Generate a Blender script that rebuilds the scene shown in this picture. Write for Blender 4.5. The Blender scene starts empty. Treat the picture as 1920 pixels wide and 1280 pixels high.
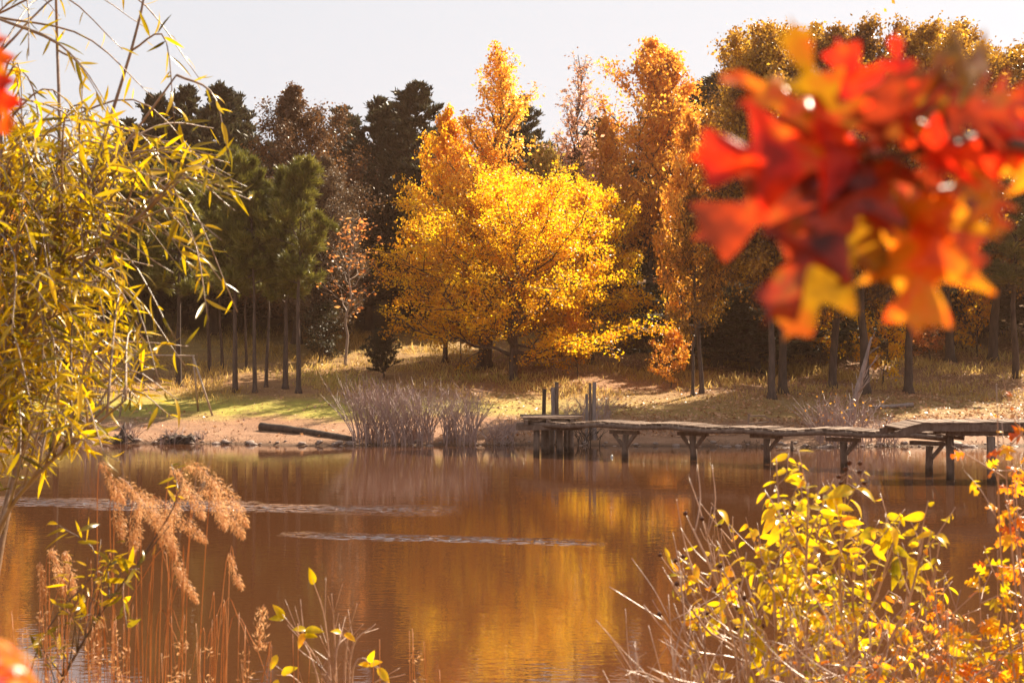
import bpy, math, random
import numpy as np
from mathutils import Vector, Matrix

scene = bpy.context.scene
# ------------------------------------------------------------------ camera, sky, sun, exposure
F = 2667.0                       # focal length in pixels of the 1920 px photograph (50 mm lens)
CAMZ = 4.0                       # eye above the water
HOR = 660.0                      # horizon row in the photograph
cam_d = bpy.data.cameras.new("camera"); cam = bpy.data.objects.new("camera", cam_d)
scene.collection.objects.link(cam); scene.camera = cam
cam_d.lens = 50.0; cam_d.sensor_width = 36.0
cam_d.clip_start = 0.05; cam_d.clip_end = 3000.0
cam.location = (0, 0, CAMZ)
cam.rotation_euler = (math.radians(90) + math.atan((HOR - 640.0) / F), 0, 0)
cam_d.dof.use_dof = True; cam_d.dof.focus_distance = 18.0; cam_d.dof.aperture_fstop = 7.2

SUN_AZ, SUN_EL = math.radians(43), math.radians(41)
TOSUN = Vector((math.sin(SUN_AZ) * math.cos(SUN_EL), math.cos(SUN_AZ) * math.cos(SUN_EL), math.sin(SUN_EL)))
world = bpy.data.worlds.new("World"); scene.world = world; world.use_nodes = True
nt = world.node_tree; nt.nodes.clear()
sky = nt.nodes.new('ShaderNodeTexSky'); sky.sky_type = 'NISHITA'; sky.sun_disc = False
sky.sun_elevation = SUN_EL; sky.sun_rotation = SUN_AZ; sky.air_density = 1.0; sky.dust_density = 2.0
hs = nt.nodes.new('ShaderNodeHueSaturation'); hs.inputs['Saturation'].default_value = 0.12
bg = nt.nodes.new('ShaderNodeBackground'); bg.inputs['Strength'].default_value = 0.052
wo = nt.nodes.new('ShaderNodeOutputWorld')
mxs = nt.nodes.new('ShaderNodeMix'); mxs.data_type = 'RGBA'; mxs.inputs[0].default_value = .78; mxs.inputs[7].default_value = (4.35, 4.62, 5.0, 1)   # thin even overcast veil
nt.links.new(sky.outputs[0], hs.inputs['Color']); nt.links.new(hs.outputs[0], mxs.inputs[6]); nt.links.new(mxs.outputs[2], bg.inputs['Color']); nt.links.new(bg.outputs[0], wo.inputs['Surface'])
sun_d = bpy.data.lights.new("sun", 'SUN'); sun_d.energy = 5.0; sun_d.angle = math.radians(0.5); sun_d.color = (1.0, 0.85, 0.63)
sun = bpy.data.objects.new("sun", sun_d); scene.collection.objects.link(sun)
sun.rotation_euler = (-TOSUN).to_track_quat('-Z', 'Y').to_euler()
scene.view_settings.view_transform = 'Standard'; scene.view_settings.look = 'None'
scene.view_settings.exposure = 1.7; scene.view_settings.gamma = 1.0; scene.view_settings.use_curve_mapping = False
cy = scene.cycles
cy.max_bounces = 8; cy.diffuse_bounces = 4; cy.glossy_bounces = 3; cy.transmission_bounces = 4
cy.sample_clamp_indirect = 6.0; cy.caustics_reflective = False; cy.caustics_refractive = False

# ------------------------------------------------------------------ helpers
HAZE = 0.00021
COL = scene.collection
PI = math.pi
A = lambda *v: np.array(v, dtype=float)


def W(px, py, Y):
    """the point at depth Y (metres from the camera) seen at a pixel of the photograph"""
    return A((px - 960.0) / F * Y, Y, CAMZ + (HOR - py) / F * Y)


def norm(v):
    v = np.asarray(v, float)
    n = np.linalg.norm(v, axis=-1, keepdims=True)
    return v / np.maximum(n, 1e-9)


class MB:
    """collects vertices and faces of any size and links them as one mesh"""
    def __init__(s): s.v = []; s.f = []; s.n = 0; s.m = []
    def add(s, verts, faces, mi=0):
        """faces: int array (k, c) with c corners each"""
        faces = np.asarray(faces, int)
        if len(faces) == 0: return
        s.v.append(np.asarray(verts, float).reshape(-1, 3)); s.f.append(faces + s.n); s.n += len(s.v[-1]); s.m.append(mi)
    def mesh(s, name, smooth=False):
        me = bpy.data.meshes.new(name)
        v = np.concatenate(s.v)
        loops = np.concatenate([f.ravel() for f in s.f])
        sizes = np.concatenate([np.full(len(f), f.shape[1]) for f in s.f])
        mis = np.concatenate([np.full(len(f), m) for f, m in zip(s.f, s.m)])
        starts = np.concatenate([[0], np.cumsum(sizes)[:-1]])
        me.vertices.add(len(v)); me.vertices.foreach_set('co', v.ravel())
        me.loops.add(len(loops)); me.loops.foreach_set('vertex_index', loops.astype(np.int32))
        me.polygons.add(len(sizes)); me.polygons.foreach_set('loop_start', starts.astype(np.int32))
        me.polygons.foreach_set('loop_total', sizes.astype(np.int32))
        me.polygons.foreach_set('material_index', mis.astype(np.int32))
        me.polygons.foreach_set('use_smooth', np.full(len(sizes), smooth))
        me.update(calc_edges=True); me.validate()
        return me
    def build(s, name, mats, parent=None, smooth=False):
        me = s.mesh(name, smooth)
        for m in (mats if isinstance(mats, (list, tuple)) else [mats]): me.materials.append(m)
        return link(name, me, parent)
    # ---- shapes
    def box(s, c, size, rot=None):
        x, y, z = [d / 2 for d in size]
        v = A(-x,-y,-z, x,-y,-z, x,y,-z, -x,y,-z, -x,-y,z, x,-y,z, x,y,z, -x,y,z).reshape(8, 3)
        if rot is not None: v = v @ np.array(rot).T
        s.add(v + np.asarray(c), [[0,3,2,1],[4,5,6,7],[0,1,5,4],[1,2,6,5],[2,3,7,6],[3,0,4,7]])
    def beam(s, p0, p1, w, h):
        p0, p1 = np.asarray(p0, float), np.asarray(p1, float)
        d = norm(p1 - p0); up = A(0, 0, 1) if abs(d[2]) < .95 else A(0, 1, 0)
        sd = norm(np.cross(d, up)); u = np.cross(sd, d)
        s.box((p0 + p1) / 2, (np.linalg.norm(p1 - p0), w, h), np.stack([d, sd, u], 1))
    def tube(s, pts, rad, n=6, caps=True):
        pts = np.asarray(pts, float); k = len(pts)
        rad = np.broadcast_to(np.asarray(rad, float), (k,)) if np.ndim(rad) <= 1 else rad
        t = norm(np.gradient(pts, axis=0))
        ref = A(0, 0, 1) if abs(t[0][2]) < .9 else A(1, 0, 0)
        u = norm(np.cross(t, ref)); w = np.cross(t, u)
        a = np.arange(n) / n * 2 * PI
        ring = (np.cos(a)[None, :, None] * u[:, None] + np.sin(a)[None, :, None] * w[:, None]) * rad[:, None, None] + pts[:, None]
        i = np.arange(k - 1)[:, None] * n; j = np.arange(n)[None]; j2 = (j + 1) % n
        q = np.stack([i + j, i + j2, i + n + j2, i + n + j], -1).reshape(-1, 4)
        s.add(ring.reshape(-1, 3), q)
        if caps and n > 3:
            base = s.n - k * n
            s.f.append(np.array([[base + (k - 1) * n + x for x in range(n)]])); s.m.append(0)
            s.f.append(np.array([[base + x for x in range(n)][::-1]])); s.m.append(0)
    def tubes(s, P, R, n=3):
        """many tubes at once: P (N,k,3), R (N,k)"""
        P = np.asarray(P, float); N, k, _ = P.shape
        if N == 0: return
        t = norm(np.gradient(P, axis=1))
        ref = np.where(np.abs(t[:, :1, 2:3]) < .9, A(0, 0, 1), A(1, 0, 0))
        u = norm(np.cross(t, np.broadcast_to(ref, t.shape))); w = np.cross(t, u)
        a = np.arange(n) / n * 2 * PI
        ring = (np.cos(a)[:, None] * u[:, :, None] + np.sin(a)[:, None] * w[:, :, None]) * R[:, :, None, None] + P[:, :, None]
        b = np.arange(N)[:, None, None] * (k * n); i = np.arange(k - 1)[None, :, None] * n; j = np.arange(n)[None, None]; j2 = (j + 1) % n
        q = np.stack([b + i + j, b + i + j2, b + i + n + j2, b + i + n + j], -1).reshape(-1, 4)
        s.add(ring.reshape(-1, 3), q)
    def leaves(s, tmpl, pos, d, nrm, size, wid=1.0, mi=0):
        """stamp a leaf template at many places: d = along the leaf, nrm = a hint of its face"""
        tv, tf = tmpl
        pos = np.asarray(pos, float); N = len(pos)
        if N == 0: return
        d = norm(d); b = norm(np.cross(nrm, d)); nn = np.cross(d, b)
        size = np.broadcast_to(np.asarray(size, float), (N,)); wid = np.broadcast_to(np.asarray(wid, float), (N,))
        v = (tv[None, :, 0:1] * d[:, None] + tv[None, :, 1:2] * wid[:, None, None] * b[:, None] + tv[None, :, 2:3] * nn[:, None]) * size[:, None, None] + pos[:, None]
        f = (np.asarray(tf)[None] + (np.arange(N) * len(tv))[:, None, None]).reshape(-1, np.asarray(tf).shape[1])
        s.add(v.reshape(-1, 3), f, mi)


def link(name, me, parent=None):
    o = bpy.data.objects.new(name, me); COL.objects.link(o)
    if parent is not None: o.parent = parent
    return o


def tag(o, label=None, cat=None, group=None, kind=None):
    for k, v in (('label', label), ('category', cat), ('group', group), ('kind', kind)):
        if v: o[k] = v
    return o


def thing(name, loc, label, cat, group=None, rz=0.0):
    o = bpy.data.objects.new(name, None); COL.objects.link(o); o.empty_display_size = .2
    o.location = tuple(loc); o.rotation_euler = (0, 0, rz)
    return tag(o, label, cat, group)


def keep_world(root, *objs):
    """objs were built in world space: make them children of the thing"""
    inv = Matrix.Translation(root.location).inverted()
    for o in objs: o.parent = root; o.matrix_parent_inverse = inv


def smooth_path(pts, k):
    """Catmull-Rom through control points"""
    P = np.asarray(pts, float)
    if len(P) == 2: return P[0] + (P[1] - P[0]) * np.linspace(0, 1, k)[:, None]
    Q = np.vstack([2 * P[0] - P[1], P, 2 * P[-1] - P[-2]])
    out = []
    for t in np.linspace(0, len(P) - 1.0001, k):
        i = int(t); u = t - i
        a, b, c, d = Q[i:i + 4]
        out.append(.5 * ((2 * b) + (c - a) * u + (2 * a - 5 * b + 4 * c - d) * u * u + (3 * b - a - 3 * c + d) * u ** 3))
    return np.array(out)


# ------------------------------------------------------------------ materials
def new_mat(name):
    m = bpy.data.materials.new(name); m.use_nodes = True
    n = m.node_tree.nodes; n.clear()
    out = n.new('ShaderNodeOutputMaterial')
    return m, m.node_tree, out


def ramp_node(t, cols, pos=None):
    r = t.nodes.new('ShaderNodeValToRGB'); e = r.color_ramp.elements
    while len(e) < len(cols): e.new(0.5)
    for i, c in enumerate(cols):
        e[i].position = (i / max(1, len(cols) - 1)) if pos is None else pos[i]
        e[i].color = (c[0], c[1], c[2], 1)
    return r


def math_node(t, op, a, b=None, clamp=False):
    m = t.nodes.new('ShaderNodeMath'); m.operation = op; m.use_clamp = clamp
    for i, x in enumerate((a, b)):
        if x is None: continue
        if isinstance(x, (int, float)): m.inputs[i].default_value = x
        else: t.links.new(x, m.inputs[i])
    return m.outputs[0]


def noise_node(t, vec, scale, detail=3, rough=.55):
    n = t.nodes.new('ShaderNodeTexNoise'); n.inputs['Scale'].default_value = scale
    n.inputs['Detail'].default_value = detail; n.inputs['Roughness'].default_value = rough
    if vec is not None: t.links.new(vec, n.inputs['Vector'])
    return n.outputs['Fac']


def leaf_mat(name, cols, transl=.5, rough=.4, spec=.5, patch=.35, patch_w=.5, tint=(1, 1, 1), vein=0.0):
    """every leaf picks its own colour from the ramp, drifting in patches through the crown; light passes through it"""
    m, t, out = new_mat(name)
    geo = t.nodes.new('ShaderNodeNewGeometry'); tc = t.nodes.new('ShaderNodeTexCoord'); oi = t.nodes.new('ShaderNodeObjectInfo')
    nz = noise_node(t, tc.outputs['Object'], patch, 2)
    nz = math_node(t, 'MULTIPLY_ADD', nz, 3.2); t.nodes[-1].inputs[2].default_value = -1.1; t.nodes[-1].use_clamp = True
    a = math_node(t, 'MULTIPLY', geo.outputs['Random Per Island'], 1 - patch_w)
    b = math_node(t, 'MULTIPLY', nz, patch_w)
    fac = math_node(t, 'ADD', a, b)
    if vein:
        fac = math_node(t, 'ADD', fac, math_node(t, 'MULTIPLY', math_node(t, 'SUBTRACT', noise_node(t, tc.outputs['Object'], vein, 3), .5), .9), True)
    r = ramp_node(t, cols); t.links.new(fac, r.inputs[0])
    p = t.nodes.new('ShaderNodeBsdfPrincipled'); p.inputs['Roughness'].default_value = rough
    p.inputs['Specular IOR Level'].default_value = spec
    t.links.new(r.outputs[0], p.inputs['Base Color'])
    tr = t.nodes.new('ShaderNodeBsdfTranslucent')
    mx = t.nodes.new('ShaderNodeMix'); mx.data_type = 'RGBA'; mx.blend_type = 'MULTIPLY'; mx.inputs[0].default_value = 1
    mx.inputs[7].default_value = (*tint, 1)
    t.links.new(r.outputs[0], mx.inputs[6]); t.links.new(mx.outputs[2], tr.inputs['Color'])
    sh = t.nodes.new('ShaderNodeMixShader'); sh.inputs[0].default_value = transl
    t.links.new(p.outputs[0], sh.inputs[1]); t.links.new(tr.outputs[0], sh.inputs[2]); t.links.new(sh.outputs[0], out.inputs['Surface'])
    return m


def bark_mat(name, c1, c2, scale=6, rough=.85, spec=.3, stretch=.25, bump=.5):
    m, t, out = new_mat(name)
    tc = t.nodes.new('ShaderNodeTexCoord'); mp = t.nodes.new('ShaderNodeMapping'); mp.inputs['Scale'].default_value = (1, 1, stretch)
    t.links.new(tc.outputs['Object'], mp.inputs['Vector'])
    n1 = noise_node(t, mp.outputs[0], scale, 5, .65)
    r = ramp_node(t, [c1, c2], [.3, .7]); t.links.new(n1, r.inputs[0])
    p = t.nodes.new('ShaderNodeBsdfPrincipled'); p.inputs['Roughness'].default_value = rough; p.inputs['Specular IOR Level'].default_value = spec
    t.links.new(r.outputs[0], p.inputs['Base Color'])
    b = t.nodes.new('ShaderNodeBump'); b.inputs['Strength'].default_value = bump; b.inputs['Distance'].default_value = .03
    t.links.new(n1, b.inputs['Height']); t.links.new(b.outputs[0], p.inputs['Normal'])
    t.links.new(p.outputs[0], out.inputs['Surface'])
    return m


M = {}
M['yellow'] = leaf_mat('yellow_leaves', [(.58,.22,.006),(.84,.41,.006),(.92,.57,.008),(.94,.70,.03)], .68, .38, .5, .45, .5)
M['gold'] = leaf_mat('golden_leaves', [(.58,.22,.010),(.82,.38,.010),(.91,.52,.016),(.92,.62,.05)], .66, .38, .5, .35, .5)
M['amber'] = leaf_mat('amber_leaves', [(.55,.18,.018),(.82,.37,.028),(.92,.54,.06),(.94,.68,.2)], .64, .36, .55, .35, .45)
M['orange'] = leaf_mat('orange_leaves', [(.38,.13,.02),(.70,.28,.028),(.87,.44,.05),(.92,.58,.13)], .62, .36, .55, .35, .5)
M['pink'] = leaf_mat('faded_orange_leaves', [(.50,.24,.14),(.74,.42,.26),(.82,.50,.26)], .5, .36, .55, .4, .4)
M['red'] = leaf_mat('red_leaves', [(.52,.13,.03),(.76,.30,.07),(.84,.50,.20)], .55, .36, .5, .6, .4)
M['oakgold'] = leaf_mat('bronze_oak_leaves', [(.08,.036,.012),(.22,.095,.014),(.50,.26,.02),(.80,.50,.05)], .5, .36, .55, .30, .55)
M['brown'] = leaf_mat('dull_brown_leaves', [(.075,.042,.022),(.13,.08,.04),(.20,.12,.06)], .35, .5, .4, .3, .5)
M['russet'] = leaf_mat('russet_brown_leaves', [(.07,.04,.022),(.14,.07,.03),(.32,.13,.025)], .4, .45, .4, .3, .5)
M['olive'] = leaf_mat('olive_gold_leaves', [(.22,.15,.03),(.38,.26,.05),(.55,.40,.10)], .55, .42, .4, .4, .5)
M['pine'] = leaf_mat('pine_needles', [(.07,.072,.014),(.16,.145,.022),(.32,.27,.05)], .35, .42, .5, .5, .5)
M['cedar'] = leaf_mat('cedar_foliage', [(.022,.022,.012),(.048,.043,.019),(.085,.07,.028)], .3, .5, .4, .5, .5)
M['bark'] = bark_mat('grey_brown_bark', (.04,.027,.022), (.12,.08,.065))
M['bark_dark'] = bark_mat('dark_bark', (.03,.02,.016), (.09,.06,.045))
M['bark_pale'] = bark_mat('pale_bark', (.22,.16,.13), (.42,.33,.27), 8)
M['twig'] = bark_mat('dry_twigs', (.20,.125,.11), (.46,.32,.28), 3, .6, .4, 1)
M['twig_near'] = bark_mat('tan_twig_bark', (.20,.10,.065), (.52,.34,.25), 14, .38, .7, 1, .2)
M['twig_dark'] = bark_mat('dark_twig_bark', (.05,.028,.018), (.13,.07,.045), 14, .5, .5, 1, .3)
M['dead'] = bark_mat('weathered_dead_wood', (.14,.105,.095), (.34,.26,.23), 8)
M['willow'] = leaf_mat('willow_leaves', [(.035,.034,.005),(.26,.19,.005),(.64,.42,.004),(.88,.55,.006)], .56, .26, .6, 3., .35)
M['bush_leaf'] = leaf_mat('yellow_bush_leaves', [(.17,.15,.006),(.55,.41,.005),(.82,.54,.006),(.75,.26,.01)], .56, .27, .55, 5., .35, vein=34)
M['maple_leaf'] = leaf_mat('orange_maple_leaves', [(.52,.08,.008),(.80,.25,.008),(.86,.44,.01),(.66,.48,.015)], .58, .27, .5, 5., .4, vein=34)
M['plume'] = leaf_mat('dry_plume', [(.38,.17,.065),(.62,.34,.15),(.78,.52,.30)], .5, .5, .4, 8, .4)
M['straw'] = leaf_mat('rusty_grass_stems', [(.38,.13,.03),(.55,.22,.06),(.62,.34,.16)], .35, .45, .5, 5, .4)
M['seed'] = bark_mat('seed_head', (.05,.02,.012), (.13,.05,.03), 200, .8, .2, 1)
M['drygrass'] = leaf_mat('dry_grass', [(.30,.17,.04),(.52,.33,.09),(.66,.46,.16),(.40,.34,.06)], .55, .5, .35, .12, .6)
M['litter'] = leaf_mat('fallen_leaves', [(.20,.085,.04),(.36,.17,.08),(.52,.27,.13),(.60,.36,.2)], .2, .4, .55, .2, .4)

# weathered dock timber
def wood_mat(name, c1, c2, c3):
    m, t, out = new_mat(name)
    tc = t.nodes.new('ShaderNodeTexCoord'); geo = t.nodes.new('ShaderNodeNewGeometry')
    mp = t.nodes.new('ShaderNodeMapping'); mp.inputs['Scale'].default_value = (1, 1, .3); t.links.new(tc.outputs['Object'], mp.inputs['Vector'])
    n1 = noise_node(t, mp.outputs[0], 7, 6, .7)
    f = math_node(t, 'ADD', math_node(t, 'MULTIPLY', n1, .75), math_node(t, 'MULTIPLY', geo.outputs['Random Per Island'], .3))
    r = ramp_node(t, [c1, c2, c3], [.28, .5, .78]); t.links.new(f, r.inputs[0])
    # wet, stained wood just above the water
    px = t.nodes.new('ShaderNodeSeparateXYZ'); t.links.new(geo.outputs['Position'], px.inputs[0])
    wet = t.nodes.new('ShaderNodeMapRange'); wet.inputs[1].default_value = .10; wet.inputs[2].default_value = .26; wet.inputs[3].default_value = .35; wet.inputs[4].default_value = 1
    t.links.new(px.outputs[2], wet.inputs[0])
    mx = t.nodes.new('ShaderNodeMix'); mx.data_type = 'RGBA'; mx.blend_type = 'MULTIPLY'; mx.inputs[0].default_value = 1
    t.links.new(r.outputs[0], mx.inputs[6]); t.links.new(wet.outputs[0], mx.inputs[7])
    p = t.nodes.new('ShaderNodeBsdfPrincipled'); p.inputs['Roughness'].default_value = .8; p.inputs['Specular IOR Level'].default_value = .2
    t.links.new(mx.outputs[2], p.inputs['Base Color'])
    b = t.nodes.new('ShaderNodeBump'); b.inputs['Strength'].default_value = .6; b.inputs['Distance'].default_value = .03
    t.links.new(n1, b.inputs['Height']); t.links.new(b.outputs[0], p.inputs['Normal']); t.links.new(p.outputs[0], out.inputs['Surface'])
    return m
M['wood'] = wood_mat('weathered_timber', (.05,.03,.024), (.13,.085,.065), (.26,.19,.15))
M['deckwood'] = wood_mat('worn_deck_boards', (.08,.05,.036), (.17,.11,.08), (.30,.21,.16))
M['metal'] = bark_mat('dull_tan_paint', (.28,.19,.13), (.42,.30,.21), 5, .5, .5, 1, .1)
M['stone'] = bark_mat('shore_stone', (.12,.08,.065), (.36,.25,.2), 5, .7, .4, 1)
M['white'] = bark_mat('white_plastic', (.7,.7,.68), (.8,.8,.78), 5, .3, .5, 1, .0)

# ------------------------------------------------------------------ terrain
def vnoise(x, y, s, seed=0):
    """cheap smooth noise from sines, about -1..1"""
    r = np.random.RandomState(seed); out = 0
    for k in range(5):
        a = r.rand() * 2 * PI; f = (0.6 + 1.1 * r.rand()) / s; ph = r.rand() * 9
        out = out + np.sin((x * math.cos(a) + y * math.sin(a)) * f * 2 * PI + ph)
    return out / 3.0


def shore_y(x):
    x = np.asarray(x, float)
    return 61.0 - .055 * x + .5 * np.sin(x * .32 + 1.0) + .28 * np.sin(x * .9 + .3) - 0.004 * np.maximum(np.abs(x) - 28, 0) ** 2


def terrain(x, y):
    x = np.asarray(x, float); y = np.asarray(y, float)
    d = y - shore_y(x)
    far = np.interp(d, [-6, -1.2, 0, .5, 3, 8, 15, 23, 27, 50, 80, 120, 200, 420], [-1.6, -.45, 0, .17, .48, 1.12, 1.88, 2.75, 3.25, 6.6, 12.0, 18.0, 23, 26])
    far = far + np.clip(d / 14, 0, 1) * (.16 * vnoise(x, y, 13, 3) + .05 * vnoise(x, y, 3.5, 4)) + np.clip(d / 2, 0, 1) * .035 * vnoise(x, y, 1.3, 9)
    n = 12.0 + .4 * np.sin(x * .35) - y          # metres inland of the near shore
    near = np.interp(n, [-6, -1.5, 0, .6, 4, 7, 9, 12, 40, 300], [-1.6, -.5, 0, .16, .70, 1.5, 1.95, 2.32, 4.5, 8])
    near = near + np.clip(n / 3, 0, 1) * .06 * vnoise(x, y, 2.2, 6)
    return np.maximum(np.maximum(far, near), -1.6)


def gz(x, y): return float(terrain(x, y))


def on_ground(px, py):
    """the ground point seen at a pixel of the photograph"""
    Y = 60.0
    while Y < 240:
        p = W(px, py, Y)
        if d_ok(p): return A(p[0], Y, gz(p[0], Y))
        Y += .15
    return A((px - 960) / F * 100, 100, gz((px - 960) / F * 100, 100))
def d_ok(p): return p[2] <= gz(p[0], p[1]) and gz(p[0], p[1]) > -.3


def axis(lo, hi, dense):
    """grid coordinates: fine inside the dense stretches, coarse outside"""
    out = [lo]
    while out[-1] < hi:
        x = out[-1]; st = 14.0
        for a, b, s in dense:
            if a <= x < b: st = min(st, s)
        out.append(x + st)
    return np.array(out)
gx = axis(-420, 420, [(-90, 90, 4), (-38, 38, .55)])
gy = axis(-120, 520, [(-20, 140, 4), (-6, 14, .6), (56, 68, .3), (68, 112, .8)])
X, Y_ = np.meshgrid(gx, gy)
Z = terrain(X, Y_)
mb = MB(); nx, ny = len(gx), len(gy)
i, j = np.meshgrid(np.arange(ny - 1), np.arange(nx - 1), indexing='ij')
q = np.stack([i * nx + j, i * nx + j + 1, (i + 1) * nx + j + 1, (i + 1) * nx + j], -1).reshape(-1, 4)
mb.add(np.stack([X, Y_, Z], -1).reshape(-1, 3), q)

m, t, out = new_mat('autumn_ground')
geo = t.nodes.new('ShaderNodeNewGeometry'); sp = t.nodes.new('ShaderNodeSeparateXYZ'); t.links.new(geo.outputs['Position'], sp.inputs[0])
big = noise_node(t, geo.outputs['Position'], .13, 4); mid = noise_node(t, geo.outputs['Position'], .9, 5, .65); fine = noise_node(t, geo.outputs['Position'], 9, 4, .7)
litter = ramp_node(t, [(.10,.042,.02), (.25,.115,.05), (.48,.25,.12)], [.25, .5, .75]); t.links.new(math_node(t, 'ADD', math_node(t, 'MULTIPLY', fine, .65), math_node(t, 'MULTIPLY', mid, .35)), litter.inputs[0])
grass = ramp_node(t, [(.15,.13,.02), (.32,.27,.04), (.50,.40,.08)], [.25, .5, .78]); t.links.new(math_node(t, 'ADD', math_node(t, 'MULTIPLY', fine, .5), math_node(t, 'MULTIPLY', mid, .5)), grass.inputs[0])
soil = ramp_node(t, [(.12,.06,.034), (.26,.135,.075), (.42,.24,.145)], [.25, .5, .75]); t.links.new(math_node(t, 'ADD', math_node(t, 'MULTIPLY', fine, .45), math_node(t, 'MULTIPLY', mid, .55)), soil.inputs[0])
# lawn in a band above the bare bank and in patches up the slope
zz = math_node(t, 'ADD', sp.outputs[2], math_node(t, 'MULTIPLY', math_node(t, 'SUBTRACT', big, .5), 1.3))
lawn = ramp_node(t, [(0,0,0), (1,1,1), (.8,.8,.8), (.05,.05,.05), (.30,.30,.30)], [.07, .10, .15, .20, .42])
t.links.new(math_node(t, 'DIVIDE', zz, 10.0), lawn.inputs[0])
lf = math_node(t, 'MULTIPLY', lawn.outputs[0], math_node(t, 'MULTIPLY', math_node(t, 'ADD', mid, .15), 1.6), True)
sidef = t.nodes.new('ShaderNodeMapRange'); sidef.inputs[1].default_value = -6; sidef.inputs[2].default_value = 8; sidef.inputs[3].default_value = 1; sidef.inputs[4].default_value = .3
t.links.new(sp.outputs[0], sidef.inputs[0]); lf = math_node(t, 'MULTIPLY', lf, sidef.outputs[0])
mx1 = t.nodes.new('ShaderNodeMix'); mx1.data_type = 'RGBA'; t.links.new(lf, mx1.inputs[0]); t.links.new(litter.outputs[0], mx1.inputs[6]); t.links.new(grass.outputs[0], mx1.inputs[7])
sr = t.nodes.new('ShaderNodeMapRange'); sr.inputs[1].default_value = .55; sr.inputs[2].default_value = 1.05; sr.inputs[3].default_value = 1; sr.inputs[4].default_value = 0
t.links.new(math_node(t, 'ADD', sp.outputs[2], math_node(t, 'MULTIPLY', math_node(t, 'SUBTRACT', mid, .5), .8)), sr.inputs[0])
mx2 = t.nodes.new('ShaderNodeMix'); mx2.data_type = 'RGBA'; t.links.new(sr.outputs[0], mx2.inputs[0]); t.links.new(mx1.outputs[2], mx2.inputs[6]); t.links.new(soil.outputs[0], mx2.inputs[7])
wr = t.nodes.new('ShaderNodeMapRange'); wr.inputs[1].default_value = .02; wr.inputs[2].default_value = .14; wr.inputs[3].default_value = .4; wr.inputs[4].default_value = 1
t.links.new(sp.outputs[2], wr.inputs[0])
mx3 = t.nodes.new('ShaderNodeMix'); mx3.data_type = 'RGBA'; mx3.blend_type = 'MULTIPLY'; mx3.inputs[0].default_value = 1
t.links.new(mx2.outputs[2], mx3.inputs[6]); t.links.new(wr.outputs[0], mx3.inputs[7])
p = t.nodes.new('ShaderNodeBsdfPrincipled'); p.inputs['Roughness'].default_value = .85; p.inputs['Specular IOR Level'].default_value = .3
t.links.new(mx3.outputs[2], p.inputs['Base Color'])
bp = t.nodes.new('ShaderNodeBump'); bp.inputs['Strength'].default_value = .8; bp.inputs['Distance'].default_value = .12
t.links.new(math_node(t, 'ADD', fine, mid), bp.inputs['Height']); t.links.new(bp.outputs[0], p.inputs['Normal']); t.links.new(p.outputs[0], out.inputs['Surface'])
M['ground'] = m
tag(mb.build('ground', M['ground'], smooth=True), 'leaf strewn bank and slope around the pond', kind='structure')

# ------------------------------------------------------------------ water
m, t, out = new_mat('muddy_pond_water')
geo = t.nodes.new('ShaderNodeNewGeometry')
def waves(sx, sy, scale, detail=2):
    mp = t.nodes.new('ShaderNodeMapping'); mp.inputs['Scale'].default_value = (sx, sy, 1); t.links.new(geo.outputs['Position'], mp.inputs['Vector'])
    return noise_node(t, mp.outputs[0], scale, detail)
sp = t.nodes.new('ShaderNodeSeparateXYZ'); t.links.new(geo.outputs['Position'], sp.inputs[0])
small = waves(.45, 1.0, 7.0, 2); broad = waves(.35, 1.0, 1.1, 2)
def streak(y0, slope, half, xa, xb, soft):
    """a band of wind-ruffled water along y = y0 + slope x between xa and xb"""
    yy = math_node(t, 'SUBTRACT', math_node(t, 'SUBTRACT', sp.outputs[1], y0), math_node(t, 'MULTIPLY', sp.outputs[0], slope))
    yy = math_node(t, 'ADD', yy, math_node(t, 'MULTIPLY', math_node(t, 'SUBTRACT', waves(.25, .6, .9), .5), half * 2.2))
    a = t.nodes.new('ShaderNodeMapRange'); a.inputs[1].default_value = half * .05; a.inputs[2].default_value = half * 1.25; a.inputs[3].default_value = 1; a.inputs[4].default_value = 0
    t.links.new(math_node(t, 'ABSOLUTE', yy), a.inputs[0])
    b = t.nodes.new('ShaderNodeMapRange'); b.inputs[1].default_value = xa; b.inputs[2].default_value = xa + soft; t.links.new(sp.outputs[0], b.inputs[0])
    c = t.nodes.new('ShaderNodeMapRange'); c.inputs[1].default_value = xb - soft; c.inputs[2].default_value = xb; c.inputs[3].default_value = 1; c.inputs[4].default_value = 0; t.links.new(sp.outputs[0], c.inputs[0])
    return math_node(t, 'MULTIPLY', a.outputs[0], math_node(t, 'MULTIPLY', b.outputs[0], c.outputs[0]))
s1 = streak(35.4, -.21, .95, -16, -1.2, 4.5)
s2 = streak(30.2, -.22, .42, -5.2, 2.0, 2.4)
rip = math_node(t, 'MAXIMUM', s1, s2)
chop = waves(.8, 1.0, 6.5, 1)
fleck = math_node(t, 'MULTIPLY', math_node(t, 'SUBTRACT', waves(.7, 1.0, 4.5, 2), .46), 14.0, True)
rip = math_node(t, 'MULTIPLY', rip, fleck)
b1 = t.nodes.new('ShaderNodeBump'); b1.inputs['Strength'].default_value = .12; b1.inputs['Distance'].default_value = .016; t.links.new(small, b1.inputs['Height'])
b2 = t.nodes.new('ShaderNodeBump'); b2.inputs['Strength'].default_value = .09; b2.inputs['Distance'].default_value = .03; t.links.new(broad, b2.inputs['Height']); t.links.new(b1.outputs[0], b2.inputs['Normal'])
b3 = t.nodes.new('ShaderNodeBump'); b3.inputs['Strength'].default_value = 1.0; b3.inputs['Distance'].default_value = .20
t.links.new(math_node(t, 'MULTIPLY', chop, rip), b3.inputs['Height']); t.links.new(b2.outputs[0], b3.inputs['Normal'])
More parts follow.
